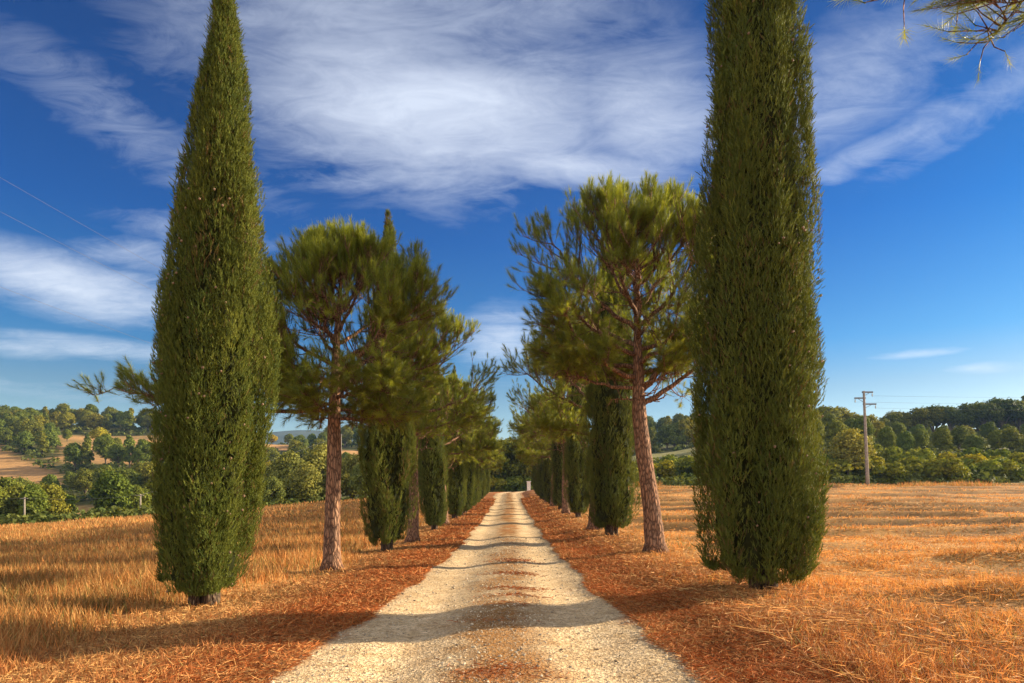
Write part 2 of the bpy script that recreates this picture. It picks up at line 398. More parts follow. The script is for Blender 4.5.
def blend_litter(cc, x, y):
    near = np.exp(-np.clip(y - 5, 0, 300) / 4.5)
    m = 1 - sstep(2.4 + 1.4 * near, 4.2 + 3.6 * near, np.abs(x) + 1.4 * fbm(x * .6, y * .6)); m = (.95 * m * (rng.random(len(x)) < .75))[:, None]
    mott = (1 + .38 * fbm(x * .9, y * .9, 3) + .25 * fbm(x * .22, y * .3, 2))[:, None]
    return np.clip((cc * (1 - m) + np.array([.34, .13, .045]) * rng.uniform(.45, 1.2, (len(x), 1)) * m) * mott, 0, .95)
x, y = spread(260000, 4.2, 95, -1.05, -.02, xmax=-2.6)
edge = -x - 3.9 - .8 * fbm(x * .4, y * .4) - .5 * vnoise(y * .8, x * .8); tall = sstep(0, 1.8, edge)
dens = .28 + .72 * tall; band = .5 + .5 * np.sin((y + .25 * x + 2.2 * vnoise(x * .1, y * .1)) * 2 * PI / 6.5)
dens = dens * (1 - .45 * band * tall); k = rng.random(len(x)) < dens; x, y, tall, band = x[k], y[k], tall[k], band[k]
h = (.10 + .27 * tall) * rng.uniform(.45, 1.25, len(x)) * (1 - .35 * band * tall); w = .0045 + .00075 * y
cc = strawcol(len(x)); gr = rng.random(len(x)) < .06 * (1 + 2 * band); cc[gr] = np.array([.20, .19, .05]) * rng.uniform(.7, 1.2, (gr.sum(), 1))
cc *= (1 - .3 * band * tall)[:, None]; cc = blend_litter(cc, x, y)
tag(obj('dry_grass', mesh('dry_grass', *blades(x, y, h, w, .22 + .25 * (1 - tall.mean()), cc)), M_straw), 'tall golden dry grass of the field sloping down towards the wooded valley', 'grass', kind='stuff')

x, y = spread(270000, 4.2, 85, .02, 1.05, xmin=2.5)
tall = sstep(.6, 3.2, x - 3.2 + .8 * fbm(x * .4, y * .4)); wr = 1 - windrow(x, y)
dens = (.5 + .5 * tall) * (1 - .9 * tall * (1 - wr)); k = rng.random(len(x)) < dens; x, y, tall, wr = x[k], y[k], tall[k], wr[k]
tuft = np.clip(.75 + 1.1 * fbm(x * 1.5, y * 1.5, 3), .25, 1.6); h = (.13 - .01 * tall + .06 * windrow(x, y, -1.0) * tall) * rng.uniform(.4, 1.3, len(x)) * tuft; w = .0045 + .00075 * y
cc = strawcol(len(x)) * (1.12 - .72 * (1 - wr) * tall)[:, None]
gr = rng.random(len(x)) < np.clip(.10 + .5 * fbm(x * .3, y * .3), 0, .35) * (1 - wr * tall); cc[gr] = np.array([.20, .20, .055]) * rng.uniform(.6, 1.2, (gr.sum(), 1))
cc = blend_litter(cc, x, y); gb = blades(x, y, h, w, .7, cc)
# straws lying on the stubble and the bank
xs_, ys_ = spread(12000, 4.2, 40, .05, 1.05, xmin=2.4)
nS = len(xs_); D = np.stack([rng.normal(size=nS), rng.normal(size=nS), rng.uniform(-.02, .22, nS)], 1)
P = np.stack([xs_, ys_, ground(xs_, ys_) + rng.uniform(.01, .09, nS)], 1); hh = rng.uniform(.06, .26, nS)
V, L, Zs, ix = scatter(P, D, np.stack([.0012 + .0003 * ys_, hh * .15, hh], 1), BL, BLF, rng)
G2 = join([gb, (V, L, Zs, np.clip(strawcol(nS, .8, 1.5) * np.array([1.1, 1.15, 1.3]), 0, .9)[ix])])
tag(obj('stubble', mesh('stubble', *G2[:4]), M_straw), 'short cut straw stubble lying in rows on the field beside the utility pole', 'stubble', kind='stuff')

# reddish fallen needles on both verges and in the middle of the road
parts = []
for sgn in (-1, 1):
    n = 130000
    y = 4.2 * np.exp(rng.random(n) * math.log(75 / 4.2)); l = 1.50 + .24 * np.exp(-(y - 4) / 5.) + .10 * vnoise(y * 1.3, y * 0 + sgn) + np.abs(rng.normal(size=n)) * (1.1 + 1.1 * np.exp(-(y - 4.2) / 4.))
    x = xroad(y) + sgn * l
    D = np.stack([rng.normal(size=n), rng.normal(size=n), rng.normal(size=n) * .16 + .10], 1)
    P = np.stack([x, y, np.where(l < 2.35, np.maximum(road_z(x, y), ground(x, y)), ground(x, y)) + rng.uniform(.004, .035, n)], 1)
    hh = rng.uniform(.035, .12, n) * (1 + .02 * y)
    V, L, Zs, ix = scatter(P, D, np.stack([.0013 + .00036 * y, hh * .25, hh], 1), BL, BLF, rng)
    f = np.clip(rng.random((n, 1)) ** 1.6 - .15 + .30 * fbm(x * .8, y * .8, 3)[:, None] + (.55 * sstep(2.3, 3.8, l))[:, None], 0, 1)
    cl = (np.array([.40, .112, .029]) * (1 - f) + np.array([.56, .33, .125]) * f) * rng.uniform(.5, 1.2, (n, 1)) * (1 + .35 * fbm(x * 1.1 + 9, y * 1.1, 3))[:, None]
    parts.append((V, L, Zs, cl[ix]))
for (y0, x0, ly, lx, s) in SPOTS[:7]:
    n = int(420 * s * (ly / .25) ** .6); y = y0 + rng.normal(size=n) * (ly * .7 + .05); x = x0 + rng.normal(size=n) * lx * .8 + .12 * np.sin(y * 23)
    D = np.stack([rng.normal(size=n), rng.normal(size=n), rng.normal(size=n) * .1 + .06], 1)
    P = np.stack([x, y, road_z(x, y) + rng.uniform(.0, .012, n)], 1); hh = rng.uniform(.04, .10, n)
    V, L, Zs, ix = scatter(P, D, np.stack([.0016 + .0003 * y, hh * .25, hh], 1), BL, BLF, rng)
    parts.append((V, L, Zs, (np.array([.33, .10, .03]) * rng.uniform(.5, 1.2, (n, 1)))[ix]))
J = join(parts)
tag(obj('needle_litter', mesh('needle_litter', *J[:4]), M_litter), 'reddish brown fallen pine needles along the road verges', 'leaf litter', kind='stuff')

# ------------------------------------------------------------------ cypresses
SPR_T, SPR_F = [], []
def _leaf(z0, ang, ln_, wd, out):
    a, b = math.cos(ang), math.sin(ang); k = len(SPR_T)
    SPR_T.extend([(-b * wd, a * wd, z0), (b * wd, -a * wd, z0), (a * out, b * out, z0 + ln_)]); SPR_F.append((k, k + 1, k + 2))
for k_ in range(10): _leaf(.0 + .08 * k_, 2.4 * k_, .36, .052 - .002 * k_, .20 - .012 * k_)
SPR_T = np.array(SPR_T)

def cypress_meshes(H, prof_t, prof_r, lean, seed, nplume, nspr, sprig, tone=1.0):
    r = np.random.default_rng(seed)
    R = lambda t: np.interp(t, prof_t, prof_r)
    lx = lambda t: np.stack([np.interp(t, [0, .5, 1], [0, lean[0] * .62, lean[0]]), np.interp(t, [0, .5, 1], [0, lean[1] * .5, lean[1]])], -1)
    # plume anchors: spread over the surface, density by radius
    tt = r.random(nplume * 6) * .99 + .005; w = R(tt) + .10 * prof_r.max() if hasattr(prof_r, 'max') else R(tt)
    tt = r.choice(tt, nplume, replace=False, p=w / w.sum())
    th = r.uniform(0, 2 * PI, nplume); depth = r.choice([.70, .84, .94, .99], nplume, p=[.13, .27, .40, .20]) * (1 + .09 * np.sin(th * 3 + tt * 7 + r.random()) * np.sin(tt * H * 1.1 + th * 2))
    gv = fbm(np.cos(th) * 2.6 + seed, np.sin(th) * 2.6 + tt * H * .55, 3) + .35 * np.sin(th * 5 + 1.5 * np.sin(tt * H * .7) + seed)
    depth = np.where(gv < -.16, depth * r.uniform(.74, .84, nplume), depth * (1 + .05 * np.clip(gv, 0, 1)))
    gcol = gv
    Ln = r.uniform(.7, 1.8, nplume) * (.45 + .55 * R(tt) / max(prof_r)) * (H / 9.) ** .4
    rp = r.uniform(.09, .19, nplume) * (.5 + .5 * R(tt) / max(prof_r))
    n = nplume * nspr; pi_ = np.repeat(np.arange(nplume), nspr); s = r.random(n) ** .8
    t = np.clip(tt[pi_] + (s - .35) * Ln[pi_] / H, .004, 1.0)
    hem = (.16 + .20 * np.abs(fbm(np.cos(th) * 2 + seed, np.sin(th) * 2, 3)) * 2.2)[pi_] / H
    t = np.maximum(t, hem + r.random(n) * .06 / H)
    phi = th[pi_] + r.normal(size=n) * .02 + .15 * np.sin(t * 9 + th[pi_] * 3)
    fold = 1 + .085 * np.sin(7 * phi + 1.3 * np.sin(t * H * .9 + seed) + seed) + .05 * np.sin(13 * phi + 2. * np.sin(t * H * 1.7))
    rc = np.maximum(R(t) * fold * depth[pi_] - rp[pi_] * .55, .02) * (1 - .06 * np.cos(s * PI))
    er = np.stack([np.cos(phi), np.sin(phi), 0 * phi], 1); et = np.stack([-np.sin(phi), np.cos(phi), 0 * phi], 1)
    al = r.normal(size=n) * 1.15; fat = rp[pi_] * np.sin(np.clip(s, .02, 1) ** .65 * PI) ** .7 + .02
    dirn = er * np.cos(al)[:, None] + et * np.sin(al)[:, None]
    P = er * rc[:, None] + dirn * fat[:, None] * r.uniform(.85, 1.06, n)[:, None]
    P[:, 2] = t * H; P[:, :2] += lx(t)
    D = dirn * r.uniform(.15, .6, n)[:, None] + np.array([0, 0, 1.]) * r.uniform(.7, 1.2, n)[:, None] + r.normal(size=(n, 3)) * .26
    sc = sprig * r.uniform(.55, 1.45, n) * r.uniform(.8, 1.25, nplume)[pi_]
    # ragged stray sprays poking out of the outline
    m = nplume // 4; ts = r.uniform(.06, .97, m); ph = r.uniform(0, 2 * PI, m); e2 = np.stack([np.cos(ph), np.sin(ph), 0 * ph], 1)
    mm = np.repeat(np.arange(m), 9); P2 = e2[mm] * (R(ts)[mm] * .99 + r.uniform(-.05, .05, len(mm)))[:, None]; P2[:, 2] = ts[mm] * H + r.uniform(-.12, .12, len(mm)); P2[:, :2] += lx(ts[mm])
    D2 = e2[mm] * .8 + np.array([0, 0, .9]) + r.normal(size=(len(mm), 3)) * .25
    P = np.concatenate([P, P2]); D = np.concatenate([D, D2]); sc = np.concatenate([sc, sprig * r.uniform(.7, 1.2, len(mm))])
    pt = np.concatenate([r.normal(size=nplume)[pi_], r.normal(size=m)[mm]]); N = len(P)
    g1 = np.array([.088, .118, .026]); g2 = np.array([.190, .205, .036]); g3 = np.array([.17, .115, .045])
    f = np.clip(.42 + .26 * pt + .16 * r.normal(size=N), 0, 1)[:, None]; cl = g1 * (1 - f) + g2 * f
    br = r.random(N) < .03; br[:n] |= ((r.random(nplume) < .055)[pi_]) & (r.random(n) < .6); cl[br] = g3
    cl = cl * (tone * r.uniform(.75, 1.2, (N, 1)))
    V, L, Zs, ix = scatter(P, D, sc, SPR_T, SPR_F, r)
    foliage = (V, L, Zs, cl[ix], 0)
    # inner twigs as one closed body inside the plumes, coloured dark as crown shade
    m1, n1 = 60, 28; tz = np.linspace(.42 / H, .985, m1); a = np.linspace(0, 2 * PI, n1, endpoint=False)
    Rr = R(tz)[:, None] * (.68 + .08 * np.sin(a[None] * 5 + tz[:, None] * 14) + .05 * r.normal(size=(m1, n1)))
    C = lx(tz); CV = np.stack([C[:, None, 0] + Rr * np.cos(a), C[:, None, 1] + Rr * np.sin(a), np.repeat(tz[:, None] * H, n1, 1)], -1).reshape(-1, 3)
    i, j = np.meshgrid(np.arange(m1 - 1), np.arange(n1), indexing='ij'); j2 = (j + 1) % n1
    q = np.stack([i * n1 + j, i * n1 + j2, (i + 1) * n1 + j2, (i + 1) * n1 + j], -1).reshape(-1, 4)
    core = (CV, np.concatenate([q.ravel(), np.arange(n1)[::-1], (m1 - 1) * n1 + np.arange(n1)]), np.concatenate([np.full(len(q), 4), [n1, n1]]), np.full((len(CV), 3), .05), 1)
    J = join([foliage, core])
    crown = mesh('cypress_crown', J[0], J[1], J[2], J[3], J[4]); crown.materials.append(M_cyp); crown.materials.append(M_twig_shade)
    # several stems at the foot
    st = []
    for k in range(4):
        a0 = k * 1.7 + r.random(); b = np.array([.12 * math.cos(a0), .12 * math.sin(a0), -.12]); e = np.array([lx(np.array([.3]))[0, 0] + .25 * math.cos(a0), .25 * math.sin(a0), H * .3])
        pts = bez(b, np.array([b[0] * 1.3, b[1] * 1.3, H * .12]), e, 8); st.append(tube(pts, np.linspace(.095, .03, 8) * (1.4 if k == 0 else .8), 9, True, .08, r))
    Jt = join([(v, l_, z_) for v, l_, z_ in st]); trunk = mesh('cypress_trunk', *Jt[:3], smooth=True); trunk.materials.append(M_cbark)
    return crown, trunk, R, lx

cone_V = ico * np.array([.016, .016, .018]); cone_mesh = mesh('cypress_cone', cone_V, np.concatenate([np.array(f) for f in icof]), np.full(20, 3)); cone_mesh.materials.append(M_cone)

def place_cypress(md, x, y, label, group, rz=0., sc=(1, 1, 1), cones=0, H=9., seed=1):
    root = empty('cypress_tree', (x, y, float(ground(x, y)) - (.06 if H > 10 else 0.)), rz); root.scale = sc
    tag(root, label, 'cypress', group)
    obj('trunk', md[1], M_cbark, root); obj('crown', md[0], M_cyp, root)
    r = np.random.default_rng(seed)
    for k in range(cones):
        t = r.uniform(.03, .72); a = r.uniform(PI * .95, 2.05 * PI); R = float(md[2](t)); c0 = md[3](np.array([t]))[0]
        o = obj('cone', cone_mesh, M_cone, root, (c0[0] + (R + .035) * math.cos(a), c0[1] + (R + .035) * math.sin(a), t * H))
        o.rotation_euler = (r.random(), r.random(), r.random()); s = r.uniform(.8, 1.35); o.scale = (s, s, s)
    return root

GL = 'cypresses in the row along the golden grass field'; GR = 'cypresses in the row along the stubble field'
PL = 'pines in the row along the golden grass field'; PR = 'pines in the row along the stubble field'

L1 = cypress_meshes(8.95, np.array([0, .015, .05, .17, .33, .41, .49, .65, .81, .89, .975, 1.]), np.array([40, 72, 88, 101, 118, 117, 110, 85, 50, 34, 13, 1.]) / 162., (.36, 0), 11, 860, 92, .09)
place_cypress(L1, -4.42, 9.85, 'big sunlit cypress left of the road whose narrow tip reaches the top of the picture', GL, 0, (1, 1, 1), 80, 8.95, 3)
R1 = cypress_meshes(13.0, np.array([0, .010, .03, .07, .13, .24, .36, .48, .6, .72, .85, .95, 1.]), np.array([40, 74, 104, 120, 129, 127, 119, 107, 93, 70, 40, 14, 1.]) / 150., (-.1, 0), 12, 1250, 92, .092, .98)
place_cypress(R1, 3.74, 10.05, 'massive dark cypress right of the road, its top cut off by the picture edge', GR, 0, (1, 1, 1), 60, 13., 4)
gt = np.array([0, .02, .05, .12, .25, .4, .6, .75, .88, .96, 1.]); gr_ = np.array([.22, .50, .74, .93, 1., .95, .78, .52, .27, .10, .01]) * .86
GA = cypress_meshes(10., gt, gr_, (.1, .05), 21, 420, 64, .125); GB = cypress_meshes(10., gt, gr_ * .95, (-.12, .1), 22, 400, 64, .128, .95)

ordinal = ['first', 'second', 'third', 'fourth', 'fifth', 'sixth', 'seventh', 'eighth', 'ninth', 'tenth', 'eleventh']
left_c = [(20.4, -3.62, .92, 1.01), (31., -3.30, .82, .93), (39.6, -3.0, .80, .88), (46.5, -2.85, .78, .85), (54, -2.9, .78, .8), (62, -2.9, .78, .78), (70, -2.9, .8, .78), (79, -2.9, .8, .76), (88, -2.8, .8, .74)]
for k, (yy, xx, sr, sh) in enumerate(left_c):
    lab = ('slim cypress whose dark tip rises above the pine crowns left of the road' if k == 0 else
           f'{ordinal[k+1]} cypress from the camera in the row left of the gravel road')
    place_cypress(GA if k % 2 == 0 else GB, xx, yy, lab, GL, k * 1.3, (sr, sr, sh))
right_c = [(23.7, 3.64, 1.10, 1.17), (36., 3.75, 1.0, 1.0), (45.5, 3.55, .95, .92), (54, 3.4, .9, .88), (62, 3.4, .9, .85), (70, 3.5, .88, .8), (78, 3.6, .88, .8), (87, 3.8, .88, .78)]
for k, (yy, xx, sr, sh) in enumerate(right_c):
    lab = ('bulging cypress standing behind the leaning pine trunk right of the road' if k == 0 else
           f'{ordinal[k+1]} cypress from the camera in the row right of the gravel road')
    place_cypress(GB if k % 2 == 0 else GA, xx, yy, lab, GR, 2 + k * 1.7, (sr * (.82 if k else 1), sr * (.82 if k else 1), sh))

# ------------------------------------------------------------------ pines
def tuft_template(r, n, L=.20, nl=.135, w=.0042):
    T, F = [], []
    for k in range(n):
        s = (k + .5) / n; a = 2.4 * k + r.uniform(-.4, .4); op = (1.35 - .85 * s) * r.uniform(.7, 1.2)
        z0 = L * (.10 + .85 * s); d = np.array([math.cos(a) * math.sin(op), math.sin(a) * math.sin(op), math.cos(op)])
        sd = np.array([-math.sin(a), math.cos(a), 0]) * w; p0 = np.array([0, 0, z0]); ll = nl * r.uniform(.75, 1.15); i0 = len(T)
        T += [p0 - sd, p0 + sd, p0 + d * ll + np.array([0, 0, .012])]; F.append((i0, i0 + 1, i0 + 2))
    # stem of the shoot
    i0 = len(T); T += [np.array([.005, 0, -.02]), np.array([-.004, .004, -.02]), np.array([-.004, -.004, -.02]), np.array([0, 0, L])]
    F += [(i0, i0 + 1, i0 + 3), (i0 + 1, i0 + 2, i0 + 3), (i0 + 2, i0, i0 + 3)]
    return np.array(T), F

def pine_meshes(seed, H, trunk, r0, crown_c, crown_r, nlimb, hb, n2=9, n3=9, needles=40, extra=(), shoot=1.0, nw=.0045, bottom=-.8, prune=None, topz=.9):
    r = np.random.default_rng(seed); cc = np.array(crown_c); cr = np.array(crown_r)
    tp = np.array(trunk, float); zz = np.linspace(0, 1, 26); tz = tp[:, 2]
    zq = tz[0] + (tz[-1] - tz[0]) * zz
    cx = np.interp(zq, tz, tp[:, 0]); cy = np.interp(zq, tz, tp[:, 1])
    for _ in range(2): cx[1:-1] = (cx[:-2] + 2 * cx[1:-1] + cx[2:]) / 4; cy[1:-1] = (cy[:-2] + 2 * cy[1:-1] + cy[2:]) / 4
    cpts = np.stack([cx, cy, zq], 1)
    rad = r0 * np.interp(zz, [0, .03, .1, .45, .7, 1], [1.55, 1.12, .97, .78, .45, .10])
    tv = tube(cpts, rad, 16, True, .035, r)
    tm = mesh('pine_trunk', *tv, smooth=True); tm.materials.append(M_pbark)
    at = lambda z: np.array([np.interp(z, zq, cx), np.interp(z, zq, cy), z])
    limbs = []; SP, SD, SL = [], [], []
    spec = []
    for k in range(nlimb):
        f = (k + .5) / nlimb; z = hb + (tz[-1] * topz - hb) * f ** 1.15; a = k * 2.39996 + r.uniform(-.35, .35)
        el = np.interp(f, [0, .3, .6, 1], [.05, .25, .7, 1.25]) + r.uniform(-.12, .18)
        d = np.array([math.cos(a) * math.cos(el), math.sin(a) * math.cos(el), math.sin(el)])
        p = at(z); best = None
        for s in np.linspace(.4, 7, 90):
            qv = (p + d * s - cc) / cr
            if qv.dot(qv) < 1: best = s
        if best is None: best = .8
        spec.append((z, p + d * best * r.uniform(.70, .90), None, 1.))
    for e in extra: spec.append(e)
    for (z, E, ctrl, rs) in spec:
        p = at(z); E = np.array(E, float); ln_ = np.linalg.norm(E - p)
        ct = np.array(ctrl, float) if ctrl is not None else p + (E - p) * np.array([.62, .62, .30]) + r.normal(size=3) * .06 * ln_
        pts = bez(p, ct, E, 12); pts[1:-1] += r.normal(size=(10, 3)) * .012 * ln_
        rr = min(r0 * .42, .018 + .017 * ln_) * rs
        g = [tube(pts, np.linspace(1, .22, 12) * rr, 7)]
        nn2 = 9 if rs == .7 else max(24 if rs < .5 else 6, int(n2 * 1.45 * min(1.4, ln_ / 1.8)))
        for b in range(nn2):
            t = r.uniform(.30 if rs != .7 else .62, 1.0) if b else 1.0; k0 = min(int(t * 11), 10); s0 = pts[k0] + (pts[k0 + 1] - pts[k0]) * (t * 11 - k0)
            tg = nrm(pts[k0 + 1] - pts[k0]); out = nrm((s0 - cc) / cr); lat = nrm(np.cross(tg, r.normal(size=3)))
            d = nrm(tg * .45 + lat * 1.0 + out * .5 + np.array([0, 0, .22])); l2 = r.uniform(.5, 1.3) * min(1., .55 + .2 * ln_) * (.42 if rs < .5 else .62 if rs < .75 else 1.)
            q2 = (s0 + d * l2 + np.array([0, 0, .22 * l2]) - cc) / cr
            if ctrl is None and q2.dot(q2) > 1.0: l2 *= .4
            e2 = s0 + d * l2 + np.array([0, 0, .22 * l2]); pt2 = bez(s0, s0 + d * l2 * .6, e2, 6)
            g.append(tube(pt2, np.linspace(.016, .006, 6) * (rs if rs < 1 else 1), 5, False))
            for c_ in range(int(n3 * 2.1)):
                t2 = r.uniform(.25, 1.0) if c_ else 1.0; kk = min(int(t2 * 5), 4); s1 = pt2[kk] + (pt2[kk + 1] - pt2[kk]) * (t2 * 5 - kk)
                o2 = nrm((s1 - cc) / cr); dd = nrm(o2 * .45 + np.array([0, 0, .85]) + r.normal(size=3) * .55 + d * .3)
                l3 = r.uniform(.05, .36); s2 = s1 + dd * l3
                qv = (s2 - cc) / cr
                if ctrl is None and (qv.dot(qv) > 1.12 or qv[2] < bottom - .15 * r.random()): continue
                if ctrl is not None and t2 < .3: continue
                if ctrl is None and qv.dot(qv) < .42 and r.random() < .75: continue
                if prune is not None and ctrl is None and prune(s2): continue
                g.append(tube(np.array([s1, (s1 + s2) / 2 + r.normal(size=3) * .015, s2]), [.006, .005, .004], 3, False))
                SP.append(s2); SD.append(nrm(dd * .8 + np.array([0, 0, .35 + .35 * (qv[2] > .2)]) + o2 * .25 + r.normal(size=3) * .25)); SL.append(r.uniform(.75, 1.25))
        Jg = join(g); lm = mesh('pine_limb', *Jg[:3], smooth=True); lm.materials.append(M_pbark); limbs.append(lm)
    SP, SD, SL = np.array(SP), np.array(SD), np.array(SL) * shoot; parts = []
    grp = r.integers(0, 4, len(SP))
    hz = np.clip((SP[:, 2] - cc[2]) / cr[2], -1, 1)
    for k in range(4):
        T, F = tuft_template(r, needles, w=nw); s = grp == k
        if not s.any(): continue
        V, L, Zs, ix = scatter(SP[s], SD[s], SL[s], T, F, r); n = s.sum()
        f = np.clip(.45 + .25 * r.normal(size=n), 0, 1)[:, None]
        cl = (np.array([.13, .172, .028]) * (1 - f) + np.array([.34, .355, .044]) * f) * r.uniform(.8, 1.2, (n, 1))
        parts.append((V, L, Zs, cl[ix]))
    J = join(parts); cm = mesh('pine_crown', *J[:4]); cm.materials.append(M_pine)
    print('pine', seed, 'shoots', len(SP))
    return tm, limbs, cm

def place_pine(md, x, y, label, group, rz=0., sc=1.):
    root = empty('pine_tree', (x, y, float(ground(x, y)) - .04), rz); root.scale = (sc, sc, sc); tag(root, label, 'pine', group)
    obj('trunk', md[0], M_pbark, root)
    for lm in md[1]: obj('limb', lm, M_pbark, root)
    obj('crown', md[2], M_pine, root); return root

LP1 = pine_meshes(31, 8.0, [(0, 0, 0), (.0, 0, 1.2), (.05, 0, 2.4), (.05, 0, 3.6), (.10, 0, 5.2), (.25, 0, 7.2)], .19, (.58, 0, 5.25), (2.55, 2.4, 2.15), 27, 3.4, 11, 10,
    extra=[(3.62, (-4.85, -.1, 4.15), (-2.6, -.2, 3.6), .7), (3.55, (-1.35, .2, 4.9), (-.6, 0, 3.9), .9)])
place_pine(LP1, -3.95, 15.4, 'tall straight pine left of the road with a reddish trunk beside the big cypress', PL)
RP1 = pine_meshes(32, 9.8, [(0, 0, 0), (-.06, 0, 1.0), (-.28, 0, 2.4), (-.42, 0, 3.6), (-.44, 0, 5.0), (-.5, 0, 7.6)], .235, (-1.0, 0, 6.7), (3.65, 2.8, 2.35), 27, 3.8, 11, 10, bottom=-.85,
    extra=[(3.75, (1.9, -.3, 5.6), (.7, -.1, 4.3), 1.15), (4.15, (1.3, .2, 7.6), (.9, 0, 5.2), 1.1)])
place_pine(RP1, 3.76, 17.3, 'leaning pine right of the road with a thick bare trunk and forked limbs', PR)
PA = pine_meshes(33, 8.6, [(0, 0, 0), (.05, 0, 1.5), (.0, .05, 3.2), (.15, 0, 5.0), (.4, 0, 7.6)], .20, (.95, 0, 6.0), (2.65, 2.4, 2.45), 20, 3.3, 9, 9, needles=34, nw=.0062)
PB = pine_meshes(34, 8.0, [(0, 0, 0), (-.05, .05, 1.4), (-.2, 0, 3.0), (-.1, .1, 5.0), (.2, 0, 7.0)], .21, (.9, .1, 5.5), (2.7, 2.4, 2.35), 20, 3.0, 9, 9, needles=34, nw=.0062)

left_p = [(24.6, -3.40, 0., 1.0), (35, -3.2, .5, .86), (43, -3.0, 2.6, .9), (50, -3.0, 1.2, .88), (58, -3.0, 4.4, .9), (66, -3.0, 2.1, .88), (74.5, -3.0, 3.3, .9), (83, -2.9, 5.2, .88), (92, -2.8, .9, .9)]
for k, (yy, xx, rz, sc) in enumerate(left_p):
    place_pine(PA if k % 2 == 0 else PB, xx, yy, f'{ordinal[k+1]} pine from the camera in the row left of the gravel road', PL, rz, sc * (1.12 if k else 1.0))
right_p = [(27.0, 3.45, 2.9, .98), (40.5, 3.5, 3.2, 1.0), (50, 3.4, 2.2, .95), (58, 3.4, 4.0, .92), (66, 3.4, 3.1, .9), (74, 3.5, 1.2, .9), (82.5, 3.7, 5.0, .9), (92, 4.2, 2.4, .9)]
for k, (yy, xx, rz, sc) in enumerate(right_p):
    place_pine(PB if k % 2 == 0 else PA, xx, yy, f'{ordinal[k+1]} pine from the camera in the row right of the gravel road', PR, rz, sc * 1.12)

# two pines beside the camera: only hanging twigs reach into the picture
OV1 = pine_meshes(41, 9., [(0, 0, 0), (0, 0, 2.5), (.1, 0, 5.4), (.1, -.2, 8.6)], .22, (1.3, -.6, 7.4), (2.3, 2.2, 1.9), 15, 5.7, 8, 9, bottom=-.7, shoot=.7, nw=.0022,
    extra=[(5.45, (-2.1, 1.15, 5.42), (-.7, .9, 5.5), .45), (5.3, (-1.6, 1.3, 5.15), (-.6, .9, 5.3), .35), (5.5, (-1.9, 1.5, 5.72), (-.6, 1.0, 5.1), .4)], prune=lambda s: s[1] > .5)
place_pine(OV1, 5.35, 3.9, 'pine with only dark twigs hanging into the top corner beside the massive cypress', PR)
OV2 = pine_meshes(42, 9., [(0, 0, 0), (0, 0, 2.5), (-.1, 0, 5.4), (-.1, -.2, 8.6)], .22, (-.5, -.9, 8.2), (2.0, 1.9, 1.9), 13, 6.2, 7, 8, bottom=-.7, shoot=.7, nw=.0022,
    extra=[(5.7, (1.75, 1.05, 5.55), (.9, .6, 6.2), .4)], prune=lambda s: s[1] > .5)
place_pine(OV2, -5.0, 3.6, 'pine showing only a few needle tufts in the top corner over the golden field', PL)

# ------------------------------------------------------------------ background trees
def broad_meshes(seed, H, W, nblob, nleaf, leaf, trunk_h, shape='round', tone=(1, 1, 1), droop=0.):
    r = np.random.default_rng(seed); C, Rb = [], []
    for k in range(nblob):
        f = (k + .5) / nblob; a = k * 2.4 + r.uniform(-.5, .5)
        if shape == 'round': z = trunk_h + (H - trunk_h) * (.14 + .74 * f); rad = W * .5 * math.sin(PI * (.16 + .76 * f)) * r.uniform(.35, .85)
        elif shape == 'tall': z = trunk_h + (H - trunk_h) * (.08 + .85 * f); rad = W * .5 * (1 - f) ** .6 * r.uniform(.2, .75)
        elif shape == 'umbrella': z = trunk_h + (H - trunk_h) * r.uniform(.35, .85); rad = W * .5 * math.sqrt(f) * .85
        else: z = H * r.uniform(.15, .7); rad = W * .5 * math.sqrt(f) * .8
        C.append((rad * math.cos(a), rad * math.sin(a), z)); Rb.append(W * r.uniform(.15, .25) * (.75 if shape == 'tall' else 1))
    C, Rb = np.array(C), np.array(Rb); b = r.choice(nblob, nleaf, p=Rb ** 2 / (Rb ** 2).sum())
    d = nrm(r.normal(size=(nleaf, 3))); d[:, 2] = np.where(d[:, 2] < -.5, -d[:, 2], d[:, 2]); q = r.uniform(.62, 1.1, nleaf)[:, None]
    lump = 1 + .22 * np.sin(d[:, :1] * 7 + b[:, None]) * np.sin(d[:, 1:2] * 6 + d[:, 2:] * 7)
    P = C[b] + d * Rb[b][:, None] * q * lump * np.array([1, 1, .85]); P[:, 2] = np.maximum(P[:, 2], .05)
    T = np.array([(-.5, -.5, 0), (.5, -.4, .08), (.55, .5, 0), (-.4, .55, -.08)])
    Dl = d + r.normal(size=(nleaf, 3)) * .55 + np.array([0, 0, .15])
    V, L, Zs, ix = scatter(P, Dl, leaf * r.uniform(.6, 1.35, nleaf), T, [(0, 1, 2, 3)], r)
    f = np.clip(.5 + .28 * r.normal(size=nleaf) + .3 * (r.random(nblob)[b] - .5), 0, 1)[:, None]
    cl = (np.array([.090, .108, .022]) * (1 - f) + np.array([.240, .228, .038]) * f) * np.array(tone)
    cm = mesh('broad_crown', V, L, Zs, cl[ix]); cm.materials.append(M_broad)
    g = [tube(np.array([(0, 0, -.4), (.02 * W, 0, trunk_h), (0, .02 * W, H * .6)]), [.035 * W + .04, .028 * W + .03, .03], 7)]
    for k in range(0, nblob, 2): g.append(tube(bez(np.array([0, 0, trunk_h * .9]), np.array([C[k, 0] * .4, C[k, 1] * .4, C[k, 2] * .8]), C[k], 5), np.linspace(.018 * W + .02, .02, 5), 5, False))
    J = join(g); tm = mesh('broad_trunk', *J[:3], smooth=True); tm.materials.append(M_tbark)
    return cm, tm
